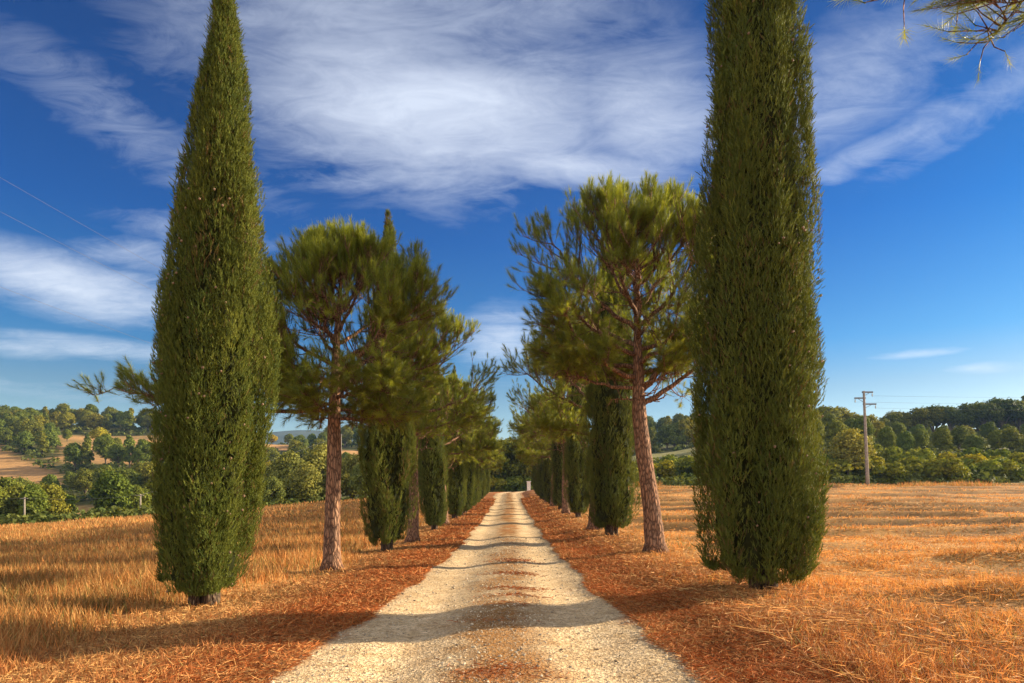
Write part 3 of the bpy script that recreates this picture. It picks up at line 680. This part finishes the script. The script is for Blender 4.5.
BT = {
 'oak': broad_meshes(51, 8, 8, 18, 7500, .28, 1.6, 'round'),
 'ash': broad_meshes(52, 9, 6.5, 20, 7000, .27, 1.2, 'round', (1.0, 1.05, .95)),
 'olive': broad_meshes(53, 10, 7, 24, 8500, .24, 1.2, 'round', (1.45, 1.35, 1.9)),
 'poplar': broad_meshes(54, 9.5, 5, 18, 4200, .32, 1.0, 'tall'),
 'umbrella': broad_meshes(55, 8, 9.5, 16, 6500, .30, 1.3, 'umbrella', (.62, .68, .8)),
 'shrub': broad_meshes(56, 3, 4.4, 10, 3600, .19, .3, 'bush', (1.25, 1.25, .9)),
 'yellow': broad_meshes(57, 8, 7, 16, 4200, .34, 2.0, 'round', (2.1, 1.6, .8)),
}
ntree = 0
def tree(kind, u, y, sc, label, group, rz=None, name=None, cat='tree', sx=1.):
    global ntree; ntree += 1
    x = u * y; cm, tm = BT[kind]
    root = empty(name or {'shrub': 'shrub'}.get(kind, 'broadleaf_tree'), (x, y, float(ground(x, y)) - .1), rz if rz is not None else random.uniform(0, 6.28))
    root.scale = (sc * sx, sc * sx, sc); tag(root, label, cat, group)
    obj('trunk', tm, M_tbark, root); obj('crown', cm, M_broad, root); return root
pu = lambda px: (px - 507) / 683.

def free(u, y, pad=0.):
    x = np.array([u * y]); yy = np.array([y]); return not any(bool(m[0]) for m in patch_masks(x, yy))

# --- valley trees beyond the golden field
lab = 'leafy tree in the thick clump just beyond the golden field edge'
for px, yy, kd, s in [(-40, 98, 'oak', .8), (-8, 96, 'ash', .72), (14, 100, 'oak', .75), (33, 92, 'ash', .66), (48, 99, 'oak', .74), (62, 104, 'ash', .62), (-22, 118, 'oak', .95), (8, 122, 'ash', .98), (36, 120, 'oak', .88), (-70, 104, 'ash', .9), (-110, 100, 'oak', .9)]:
    tree(kd, pu(px), yy, s, lab, 'valley trees beyond the golden field')
tree('yellow', pu(44), 108, .62, 'small autumn yellow tree inside the valley clump beyond the golden field', 'valley trees beyond the golden field')
tree('ash', pu(112), 104, .92, 'bushy light green tree standing just left of the big sunlit cypress', 'valley trees beyond the golden field', 1.)
tree('ash', pu(137), 112, .72, 'smaller green tree half hidden behind the big sunlit cypress edge', 'valley trees beyond the golden field')
lab2 = 'green tree in the wooded hollow between golden field and hill'
for px, yy, kd, s in [(160, 118, 'oak', .9), (185, 120, 'ash', .9), (210, 124, 'oak', .95), (235, 120, 'ash', 1.0), (20, 165, 'oak', .95), (50, 172, 'ash', .85), (85, 180, 'oak', .9), (105, 176, 'ash', 1.0), (128, 170, 'oak', 1.05), (150, 178, 'oak', 1.1), (172, 172, 'ash', 1.05), (195, 180, 'oak', 1.1), (218, 176, 'ash', 1.1), (240, 182, 'oak', 1.1), (118, 200, 'ash', .6), (140, 200, 'oak', .8), (160, 215, 'ash', 1.1), (95, 200, 'oak', .55), (70, 195, 'ash', .55), (-20, 178, 'oak', .9)]:
    tree(kd, pu(px), yy, s, lab2, 'hollow trees below the hill')
# --- pale willowy trees between the cypress and the pine trunk
for (px, yy, s), lb in zip([(288, 104, .95), (306, 100, .66), (318, 108, 1.02), (268, 106, .78), (352, 108, .82), (364, 104, .64), (378, 110, .95), (272, 96, .5)],
    ['pale olive tree left of the tall pine trunk, second from the cypress', 'short pale olive tree with bare stem left of the tall pine trunk', 'tallest pale olive tree rising right beside the tall pine trunk', 'pale olive tree touching the big sunlit cypress edge',
     'pale olive tree just right of the tall pine trunk', 'small pale olive tree close beside the slim cypress', 'pale olive tree mostly hidden behind the slim cypress', 'low pale shrubby tree at the big sunlit cypress foot']):
    tree('olive', pu(px), yy, s, lb, 'pale trees at the field edge by the tall pine')
for px, yy, kd, s in [(262, 200, 'oak', 1.1), (284, 210, 'ash', 1.), (300, 230, 'oak', 1.2), (322, 225, 'oak', 1.1), (345, 215, 'ash', 1.0), (372, 220, 'oak', 1.2), (395, 205, 'ash', 1.1), (270, 255, 'oak', 1.), (296, 268, 'ash', 1.1), (320, 270, 'oak', 1.1), (385, 260, 'oak', 1.2), (345, 350, 'oak', 1.3), (358, 360, 'ash', 1.4), (372, 350, 'oak', 1.4), (330, 370, 'oak', 1.2), (390, 340, 'oak', 1.4), (410, 350, 'ash', 1.3), (300, 330, 'oak', 1.0), (312, 345, 'ash', .9), (324, 340, 'oak', 1.)]:
    tree(kd, pu(px), yy, s, 'dark green hill tree seen behind the tall pine trunk', 'hill trees behind the tall pine')
tree('yellow', pu(272), 395, .75, 'thin reddish tree alone on the far bare rise under the blue ridge', 'hill trees behind the tall pine')
tree('oak', pu(289), 400, .8, 'small round tree alone on the far rise under the blue ridge', 'hill trees behind the tall pine')
# --- lone trees in the orange hill fields
tree('yellow', pu(101), 285, 1.02, 'yellow green tree standing alone in the orange hill field', 'lone trees in the orange hill field', .4)
for px, yy, kd, s, lb in [(116, 276, 'oak', .62, 'dark tree just right of the yellow green one on the orange field'), (87, 262, 'poplar', .85, 'dark narrow tree at the lower edge of the orange hill field'), (67, 300, 'ash', .62, 'small tree at the left end of the orange hill field'), (95, 268, 'poplar', .6, 'little narrow tree between two darker ones on the orange field')]:
    tree(kd, pu(px), yy, s, lb, 'lone trees in the orange hill field')
# --- wooded band on the hill and the ridge
n0 = ntree
for row, (y0, step) in enumerate([(232, 15), (250, 15), (268, 15), (287, 14), (306, 14), (325, 13), (345, 13), (365, 12), (385, 11), (402, 11)]):
    for px in np.arange(-48, 262, step * 1.0):
        p = px + random.uniform(-5, 5); yy = y0 + random.uniform(-7, 7); u = pu(p)
        if not free(u, yy) or not free(u, yy - 10) or not free(u + .008, yy): continue
        if p > 168 and p < 262 and random.random() < .6: continue
        if yy < 300 and p > 148: continue
        ridge = y0 > 380
        tree(random.choice(['oak', 'oak', 'ash', 'poplar'] if not ridge else ['oak', 'umbrella', 'oak', 'ash']), u, yy, random.uniform(.85, 1.3) * (1.05 if ridge else 1.0),
             'dark tree along the ridge line above the orange hill field' if ridge else 'tree in the dense wood covering the orange field hillside', 'ridge trees above the orange hill' if ridge else 'wood on the orange hill')
print('left wood', ntree - n0)
# --- centre, beyond the end of the road
for px, yy, kd, s in [(505, 128, 'oak', 1.15), (508, 122, 'shrub', 1.1), (500, 121, 'shrub', 1.0), (514, 124, 'shrub', 1.1), (492, 120, 'shrub', 1.1), (522, 123, 'shrub', 1.2), (484, 118, 'shrub', 1.), (520, 131, 'umbrella', 1.2), (493, 126, 'ash', 1.0), (478, 122, 'oak', 1.05), (535, 126, 'oak', 1.1), (512, 150, 'umbrella', 1.3), (462, 120, 'ash', 1.), (550, 122, 'oak', 1.), (440, 124, 'oak', 1.1), (570, 125, 'ash', 1.)]:
    tree(kd, pu(px), yy, s, 'dark leafy tree closing the view at the end of the gravel road', 'trees at the end of the road')
for px in np.arange(410, 620, 15):
    p = px + random.uniform(-4, 4); tree(random.choice(['oak', 'ash', 'umbrella']), pu(p), random.uniform(330, 390), random.uniform(1.1, 1.4), 'far hill tree glimpsed through the gap above the road end', 'far hill trees above the road end')
# --- right side
n0 = ntree
for row, (y0, step) in enumerate([(212, 11), (235, 11), (262, 11), (292, 10), (318, 10)]):
    for px in np.arange(618, 735, step * 1.6):
        tree(random.choice(['oak', 'ash', 'oak', 'poplar']), pu(px + random.uniform(-4, 4)), y0 + random.uniform(-6, 6), random.uniform(.85, 1.15), 'tree of the dark wood beyond the pale meadow, seen beside the leaning pine', 'wood beyond the pale meadow')
for px in np.arange(622, 720, 9):
    tree('shrub', pu(px + random.uniform(-3, 3)), random.uniform(84, 112), random.uniform(.8, 1.25), 'leafy shrub at the stubble edge between leaning pine and massive cypress', 'shrubs between pine and cypress', cat='shrub')
for px, yy, s in [(934, 178, 1.), (921, 176, .9), (950, 176, 1.), (968, 180, 1.05), (985, 176, 1.0), (905, 182, .85), (1003, 178, 1.1), (1020, 180, 1.1), (1040, 178, 1.1), (1062, 180, 1.1), (1090, 182, 1.1)]:
    tree('umbrella', pu(px), yy, s, 'dark spreading tree standing on the skyline right of the pole', 'dark skyline trees right of the pole')
for px, s in [(998, 1.0), (1008, .95), (1026, 1.05), (1052, 1.)]: tree('poplar', pu(px), 186, s * 1.05, 'upright feathery tree rising behind the dark skyline trees', 'upright skyline trees')
for px, yy, s in [(826, 172, .95), (838, 180, .95), (852, 178, .8), (893, 178, .78), (882, 172, .6), (808, 170, .9), (790, 176, .9), (770, 172, .9), (750, 178, .9)]:
    tree('oak', pu(px), yy, s, 'rounded wood tree on the skyline between massive cypress and pole top', 'skyline trees left of the pole', sx=1.25)
tree('olive', pu(848), 84, .62, 'pale green rounded tree directly left of the utility pole foot', 'trees by the utility pole', .7, sx=1.25)
for px, yy, s in [(836, 112, .85), (862, 122, .85), (885, 118, .8), (905, 112, .72), (922, 118, .72), (940, 112, .66), (958, 122, .7), (975, 112, .62), (994, 118, .68), (1012, 112, .62), (1030, 120, .7), (1052, 112, .7), (870, 142, .9), (895, 146, .8), (918, 140, .7), (942, 145, .6), (965, 140, .62), (988, 146, .66), (1010, 142, .7), (1032, 146, .75), (850, 150, .95), (830, 138, .95), (812, 124, .9), (795, 130, .9), (775, 128, .9), (1075, 130, .8)]:
    tree(random.choice(['oak', 'ash', 'ash']), pu(px + random.uniform(-3, 3)), yy, s * random.uniform(.6, .85), 'green tree on the slope between stubble field and dark skyline trees', 'slope trees behind the stubble field')
for px in np.arange(742, 1090, 10.5):
    yy = random.uniform(80, 98); tree('shrub', pu(px + random.uniform(-4, 4)), yy, random.uniform(.75, 1.25), 'yellow green shrub along the far edge of the stubble field', 'shrubs along the stubble field', cat='shrub')
for px in np.arange(888, 1095, 15):
    if 922 < px < 952: continue
    tree('oak', pu(px), random.uniform(196, 204), random.uniform(.6, .8), 'low dark tree filling the gaps behind the spreading skyline trees', 'low dark trees behind the skyline trees', sx=1.4)
print('right', ntree - n0, 'all', ntree)

# scrub and bramble filling the slopes under the trees: one mass
N = 5200
u = rng.uniform(-1.0, 1.0, N); y = np.exp(rng.uniform(math.log(70), math.log(430), N)); ed = yedge(u)
k = (y > ed + 6) & ((np.abs(u) > .09) | (y > 118)); x = u * y
m = patch_masks(x, y); k &= ~(m[0] | m[1] | m[2] | m[3] | m[4] | m[5]); x, y = x[k], y[k]; N = len(x)
nl = 34; ix0 = np.repeat(np.arange(N), nl); s = rng.uniform(.5, 1.25, N) * (.8 + y / 220.)
d = nrm(rng.normal(size=(N * nl, 3))); d[:, 2] = np.abs(d[:, 2])
P = np.stack([x, y, ground(x, y)], 1)[ix0] + d * (s[ix0] * rng.uniform(.7, 1.1, N * nl))[:, None] * np.array([1.2, 1.2, .95])
V, L, Zs, ix = scatter(P, d + rng.normal(size=d.shape) * .5, (.16 + .0022 * y)[ix0] * rng.uniform(.7, 1.3, N * nl), np.array([(-.5, -.5, 0), (.5, -.4, .08), (.55, .5, 0), (-.4, .55, -.08)]), [(0, 1, 2, 3)], rng)
f = rng.random((N, 1)); cl = np.array([.070, .080, .018]) * (1 - f) + np.array([.17, .145, .035]) * f
cl = np.clip(cl[ix0] * rng.uniform(.7, 1.3, (N * nl, 1)), 0, 1)
tag(obj('undergrowth', mesh('undergrowth', V, L, Zs, cl[ix]), M_broad), 'scrub and brambles covering the slopes beneath the trees', 'undergrowth', kind='stuff')
# tall dry weeds on the far edges of both fields
n = 9000; u = rng.uniform(.17, .85, n); y = yedge(u) + rng.uniform(-1.5, 4, n); x = u * y
cl = strawcol(n, .7, 1.2); g_ = rng.random(n) < .35; cl[g_] = np.array([.2, .18, .05]) * rng.uniform(.7, 1.3, (g_.sum(), 1))
cpl = np.clip(.35 + 1.1 * fbm(x * .25, y * .25, 3), .15, 1.3)
wb = blades(x, y, rng.uniform(.5, 1.15, n) * cpl, np.full(n, .05), .2, cl)
tag(obj('tall_weeds', mesh('tall_weeds', *wb), M_straw), 'tall dry weeds lining the far edge of the stubble field', 'weeds', kind='stuff')

# ------------------------------------------------------------------ far blue ridge
uu = np.linspace(-1.4, 1.4, 160); hp = np.interp(uu, [-1.4, -.76, -.70, -.6, -.45, -.36, -.30, -.25, -.15, 0, .3, 1.4], [200, 218, 205, 180, 180, 178, 186, 178, 150, 120, 70, 60])
hp = hp + 7 * fbm(uu * 9, uu * 0 + 2., 4); rows = []
for k, (dist, f) in enumerate([(1500, .05), (1650, .45), (1800, .78), (2000, 1.), (2400, .9), (3000, .2)]):
    rows.append(np.stack([uu * dist, np.full_like(uu, dist), -5 + (hp + 5) * f + 6 * fbm(uu * 22, uu * 0 + k, 3) * (f < 1)], 1))
V = np.stack(rows); nr, nc = V.shape[:2]; i, j = np.meshgrid(np.arange(nr - 1), np.arange(nc - 1), indexing='ij')
q = np.stack([i * nc + j, i * nc + j + 1, (i + 1) * nc + j + 1, (i + 1) * nc + j], -1).reshape(-1, 4)
tag(obj('far_hills', mesh('far_hills', V, q, np.full(len(q), 4), smooth=True), M_farhill), 'far blue wooded ridge on the horizon', 'hills', kind='structure')

# ------------------------------------------------------------------ utility poles and wires
def box(x0, x1, y0, y1, z0, z1):
    v = np.array([(x, y, z) for x in (x0, x1) for y in (y0, y1) for z in (z0, z1)])
    f = [(0, 1, 3, 2), (4, 6, 7, 5), (0, 4, 5, 1), (2, 3, 7, 6), (0, 2, 6, 4), (1, 5, 7, 3)]
    return v, np.array(f).ravel(), np.full(6, 4)
PY = 72.; PX = pu(868) * PY; PZ = float(ground(PX, PY)); ps = PY / 683.
root = empty('utility_pole', (PX, PY, PZ - .1)); tag(root, 'tall concrete utility pole with three crossarms at the stubble field edge', 'utility pole')
HP = 97 * ps
lean = -.042
pp = np.array([(lean * z, 0, z) for z in np.linspace(0, HP, 8)])
tv = tube(pp, np.linspace(.19, .11, 8), 14); obj('post', mesh('pole_post', *tv, smooth=True), M_conc, root)
for (dz, xa, xb) in [(-.12, -.18, .95), (-.75, -1.0, .16), (-1.38, -.14, 1.25)]:
    z = HP + dz; xc = lean * z
    bm = join([box(xc + xa, xc + xb, -.07, .07, z - .07, z + .07), tube(np.array([(xc, .03, z - .45), (xc + (xb if abs(xb) > abs(xa) else xa) * .6, .03, z - .075)]), [.025, .025], 6)])
    arm = obj('crossarm', mesh('crossarm', *bm[:3]), M_steel, root)
    e = xc + (xb - .06 if abs(xb) > abs(xa) else xa + .06)
    pr = [(0, 0, 0), (0, 0, -.08), (0, 0, -.12), (0, 0, -.17), (0, 0, -.21), (0, 0, -.26), (0, 0, -.30), (0, 0, -.40)]
    ins = tube(np.array(pr) + np.array([e, 0, z - .068]), [.02, .02, .075, .025, .075, .025, .075, .02], 10)
    obj('insulator', mesh('insulator', *ins, smooth=True), M_glassy, arm)
def wire(a, b, sag, rad, label, group):
    a, b = np.array(a, float), np.array(b, float); t = np.linspace(0, 1, 40)[:, None]
    pts = a + (b - a) * t - np.array([0, 0, 1.]) * (4 * sag * t * (1 - t)); c0 = pts.mean(0)
    o = obj('power_line', mesh('power_line', *tube(pts - c0, np.full(40, rad * .5), 5)), M_wire, None, c0); tag(o, label, 'wire', group); return o
g = 'wires running from the utility pole'
top = PZ - .1 + HP
for k, (dz, e, lb) in enumerate([(-.5, .9, 'thin wire leaving the highest crossarm of the utility pole'), (-1.15, -.95, 'thin wire leaving the single middle crossarm of the utility pole'), (-1.8, 1.2, 'thin wire leaving the lowest crossarm of the utility pole')]):
    wire((PX + lean * HP + e, PY, top + dz), (PX + 75 + e, PY - 12, top + dz + .6), 1.0, .014, lb, g)
# three wires crossing the sky over the golden field
def pt(px, py, d): return np.array([(px - 507) / 683. * d, d, 1.6 + (492 - py) / 683. * d])
g = 'wires crossing the sky over the golden field'
for (a, b, lb) in [((-90, 252, 30), (330, 402, 105), 'lowest of the wires slanting across the sky left of the sunlit cypress'), ((-60, 180, 30), (335, 375, 105), 'middle wire slanting across the sky left of the sunlit cypress'), ((-30, 160, 31), (338, 360, 106), 'topmost wire slanting across the sky left of the sunlit cypress')]:
    wire(pt(*a), pt(*b), .5, .014, lb, g)
# small wooden poles in the valley
poles = []
for px, top_y, d, lb in [(24, 497, 84, 'short wooden pole in front of the valley tree clump'), (140, 494, 84, 'short wooden pole close to the sunlit cypress, carrying the low wire'), (341, 434, 150, 'pale thin pole on the hillside just right of the tall pine trunk')]:
    x = pu(px) * d; z = float(ground(x, d)); zt = 1.6 + (492 - top_y) / 683. * d
    root = empty('wooden_pole', (x, d, z - .1)); tag(root, lb, 'pole', 'wooden poles beyond the golden field')
    h = max(1.5, zt - z + .1)
    obj('post', mesh('wooden_post', *tube(np.array([(0, 0, 0), (.03, 0, h * .5), (.04, 0, h)]), [.11, .10, .08], 9), smooth=True), M_wood, root)
    obj('crossarm', mesh('wooden_arm', *box(-.45, .5, -.16, -.07, h - .22, h - .12)), M_wood, root)
    poles.append(np.array([x + .04, d - .12, z - .1 + h - .1]))
g = 'low wires between the wooden poles'
wire(poles[0], poles[1], .35, .03, 'low pale wire between the two short wooden poles', g)
wire(poles[0] + np.array([-22, -3, .2]), poles[0], .35, .03, 'low pale wire leaving the picture from the clump pole', g)
wire(poles[1], poles[2], .8, .03, 'low pale wire climbing from the cypress side pole to the hillside pole', g)

# pale gate pillar where the road bends away
gx, gy = float(xroad(112)) - 2.6 + 2.9, 116.
root = empty('gate_pillar', (gx + 1.2, gy, float(ground(gx + 1.2, gy)))); tag(root, 'small pale pillar at the far end of the gravel road', 'pillar')
obj('shaft', mesh('pillar_shaft', *box(-.3, .3, -.3, .3, -.1, 1.5)), M_white, root); obj('cap', mesh('pillar_cap', *box(-.38, .38, -.38, .38, 1.5, 1.64)), M_white, root)

# ------------------------------------------------------------------ sky, sun, camera
SUN_EL = math.radians(19.); AZ = math.radians(20.)      # AZ: towards the camera's forward from straight right
w = bpy.data.worlds.new('World'); S.world = w; w.use_nodes = True; nt = w.node_tree; nt.nodes.clear()
class WT(NT):
    def __init__(s): s.t = nt; s.out = s.n('ShaderNodeOutputWorld')
t = WT()
sky = t.n('ShaderNodeTexSky', sky_type='NISHITA'); sky.sun_disc = False; sky.sun_elevation = SUN_EL; sky.sun_rotation = PI / 2 - AZ
sky.altitude = 250; sky.air_density = 1.0; sky.dust_density = .6; sky.ozone_density = 2.2
gm = t.n('ShaderNodeGamma'); gm.inputs[1].default_value = 1.0; t.l(sky.outputs[0], gm.inputs[0])
hs = t.n('ShaderNodeHueSaturation'); hs.inputs['Saturation'].default_value = 1.32; hs.inputs['Value'].default_value = 1.0; t.l(gm.outputs[0], hs.inputs['Color'])
tc = t.n('ShaderNodeTexCoord'); Dv = tc.outputs['Generated']
sep = t.n('ShaderNodeSeparateXYZ'); t.l(Dv, sep.inputs[0])
# deeper blue overhead
zup = t.math('POWER', t.math('MAXIMUM', sep.outputs[2], 0.), .8)
gain = ramp(t, t.math('MAXIMUM', sep.outputs[2], 0.), [(0, (.56, .53, .47)), (.08, (.46, .44, .41)), (.14, (.32, .335, .345)), (.20, (.12, .28, .38)), (.345, (.0, .185, .365)), (.58, (.0, .125, .255)), (1., (.0, .08, .22))])
deep = t.mixc('MULTIPLY', 1., hs.outputs[0], gain)
# cirrus: noise on a high plane, in stretched streaks, gathered in broad patches of the sky
den = t.math('ADD', t.math('MAXIMUM', sep.outputs[2], 0.), .16)
cv = t.n('ShaderNodeCombineXYZ'); t.l(t.math('DIVIDE', sep.outputs[0], den), cv.inputs[0]); t.l(t.math('DIVIDE', sep.outputs[1], den), cv.inputs[1])
mp = t.n('ShaderNodeMapping'); mp.inputs['Rotation'].default_value = (0, 0, math.radians(-24)); mp.inputs['Scale'].default_value = (1.0, 2.0, 1); t.l(cv.outputs[0], mp.inputs[0])
nA = t.n('ShaderNodeTexNoise', i_Scale=1.25, i_Detail=10., i_Roughness=.6, i_Distortion=.9); t.l(mp.outputs[0], nA.inputs['Vector'])
nB = t.n('ShaderNodeTexNoise', i_Scale=6.5, i_Detail=9., i_Roughness=.68, i_Distortion=1.2); t.l(mp.outputs[0], nB.inputs['Vector'])
def blob(px, py, a, b, ang, s):
    d = np.array([(px - 507) / 683., 1., (492 - py) / 683.]); d /= np.linalg.norm(d)
    e1 = np.cross(d, [0, 0, 1.]); e1 /= np.linalg.norm(e1); e2 = np.cross(e1, d); ca, sa = math.cos(math.radians(ang)), math.sin(math.radians(ang))
    f1 = (e1 * ca + e2 * sa); f2 = (-e1 * sa + e2 * ca); ds = np.linalg.norm([(px - 507) / 683., 1., (492 - py) / 683.])
    out = []
    for f, q in ((f1, a), (f2, b)):
        q = q / 683. / ds
        sb = t.n('ShaderNodeVectorMath', operation='SUBTRACT'); t.l(Dv, sb.inputs[0]); sb.inputs[1].default_value = d
        dt = t.n('ShaderNodeVectorMath', operation='DOT_PRODUCT'); t.l(sb.outputs[0], dt.inputs[0]); dt.inputs[1].default_value = f / q
        out.append(t.math('POWER', t.math('ABSOLUTE', dt.outputs['Value']), 2.))
    return t.math('MULTIPLY', t.math('EXPONENT', t.math('MULTIPLY', t.math('ADD', *out), -1.)), s)
BL_ = [(420, 95, 215, 88, -6, 1.05), (420, 10, 230, 55, 0, .8), (585, 172, 125, 24, -10, 1.05), (270, 60, 120, 70, -14, .6), (110, 110, 130, 44, -20, .50), (200, 170, 120, 40, -10, .45), (640, 110, 90, 70, -20, .75), (400, 178, 130, 16, 4, .7),
       (880, 150, 110, 18, 14, .62), (860, 75, 150, 60, 15, .58), (960, 115, 110, 34, 22, .62), (75, 285, 115, 30, -4, 1.1), (130, 255, 60, 20, 5, .7), (90, 347, 110, 11, 0, .8), (20, 345, 60, 14, 0, .6), (200, 232, 100, 20, 0, .55), (920, 354, 40, 5, 0, .8), (985, 368, 36, 6, -4, .7), (505, 340, 50, 36, 0, .75), (60, 390, 140, 12, 0, .35),
       (-500, 200, 300, 90, 0, .8), (1500, 150, 300, 90, 0, .7)]
acc = None
for b_ in BL_:
    v = blob(*b_); acc = v if acc is None else t.math('MAXIMUM', acc, v)
nz_ = t.math('SUBTRACT', t.math('ADD', t.math('MULTIPLY', nA.outputs[0], 1.0), t.math('MULTIPLY', nB.outputs[0], .42)), .71)
v_ = t.math('ADD', acc, t.math('MULTIPLY', t.math('MULTIPLY', nz_, 1.7), t.math('MINIMUM', t.math('MULTIPLY', acc, 2.2), 1.)))
cf = t.math('MULTIPLY', t.math('MULTIPLY', t.math('SUBTRACT', v_, .20), .86, True), .90)
cloudc = t.mixc('MIX', t.math('MULTIPLY', zup, 1.3, True), (3.1, 3.35, 3.6, 1), (2.25, 2.5, 3.05, 1))
# unseen bright cloud cover added behind and above the viewer as fill light
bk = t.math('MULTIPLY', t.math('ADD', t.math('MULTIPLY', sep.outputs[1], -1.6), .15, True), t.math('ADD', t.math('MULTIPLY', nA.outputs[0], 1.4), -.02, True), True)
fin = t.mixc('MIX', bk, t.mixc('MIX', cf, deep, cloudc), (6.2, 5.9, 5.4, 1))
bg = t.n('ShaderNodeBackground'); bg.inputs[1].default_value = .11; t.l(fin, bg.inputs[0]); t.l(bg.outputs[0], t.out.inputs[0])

sd = bpy.data.lights.new('sun', 'SUN'); sd.energy = 5.0; sd.angle = math.radians(.55); sd.color = (1., .83, .58)
so = bpy.data.objects.new('sun', sd); COL.objects.link(so); so.location = (30, 10, 30)
import mathutils
dirv = mathutils.Vector((math.cos(AZ) * math.cos(SUN_EL), math.sin(AZ) * math.cos(SUN_EL), math.sin(SUN_EL)))
so.rotation_euler = dirv.to_track_quat('Z', 'Y').to_euler()

cam = bpy.data.cameras.new('camera'); co = bpy.data.objects.new('camera', cam); COL.objects.link(co)
co.location = (0, 0, 1.6); co.rotation_euler = (PI / 2, 0, 0); cam.lens = 24.; cam.sensor_width = 36.; cam.sensor_fit = 'HORIZONTAL'
cam.shift_x = 5 / 1024.; cam.shift_y = 150.5 / 1024.; cam.clip_start = .05; cam.clip_end = 20000
S.camera = co
S.view_settings.view_transform = 'Standard'; S.view_settings.look = 'None'; S.view_settings.exposure = 1.56; S.view_settings.gamma = 1.
S.view_settings.use_curve_mapping = False
S.cycles.max_bounces = 6; S.cycles.diffuse_bounces = 3; S.cycles.transmission_bounces = 4; S.cycles.transparent_max_bounces = 4
S.cycles.use_adaptive_sampling = True; S.cycles.use_denoising = True; S.cycles.denoiser = 'OPENIMAGEDENOISE'; S.cycles.denoising_input_passes = 'RGB_ALBEDO_NORMAL'

hv, hl, hz_ = box(-3600, 3600, -300, 3400, -60, 232)
hm = bpy.data.materials.new('haze'); hm.use_nodes = True; hn = hm.node_tree; hn.nodes.clear()
ho = hn.nodes.new('ShaderNodeOutputMaterial'); pv = hn.nodes.new('ShaderNodeVolumePrincipled'); pv.inputs['Density'].default_value = .00013; pv.inputs['Color'].default_value = (.30, .52, .95, 1); pv.inputs['Anisotropy'].default_value = .2
hn.links.new(pv.outputs[0], ho.inputs['Volume'])
tag(obj('haze', mesh('haze', hv, hl, hz_), hm), 'thin bluish summer haze over the far hills', 'haze', kind='stuff')
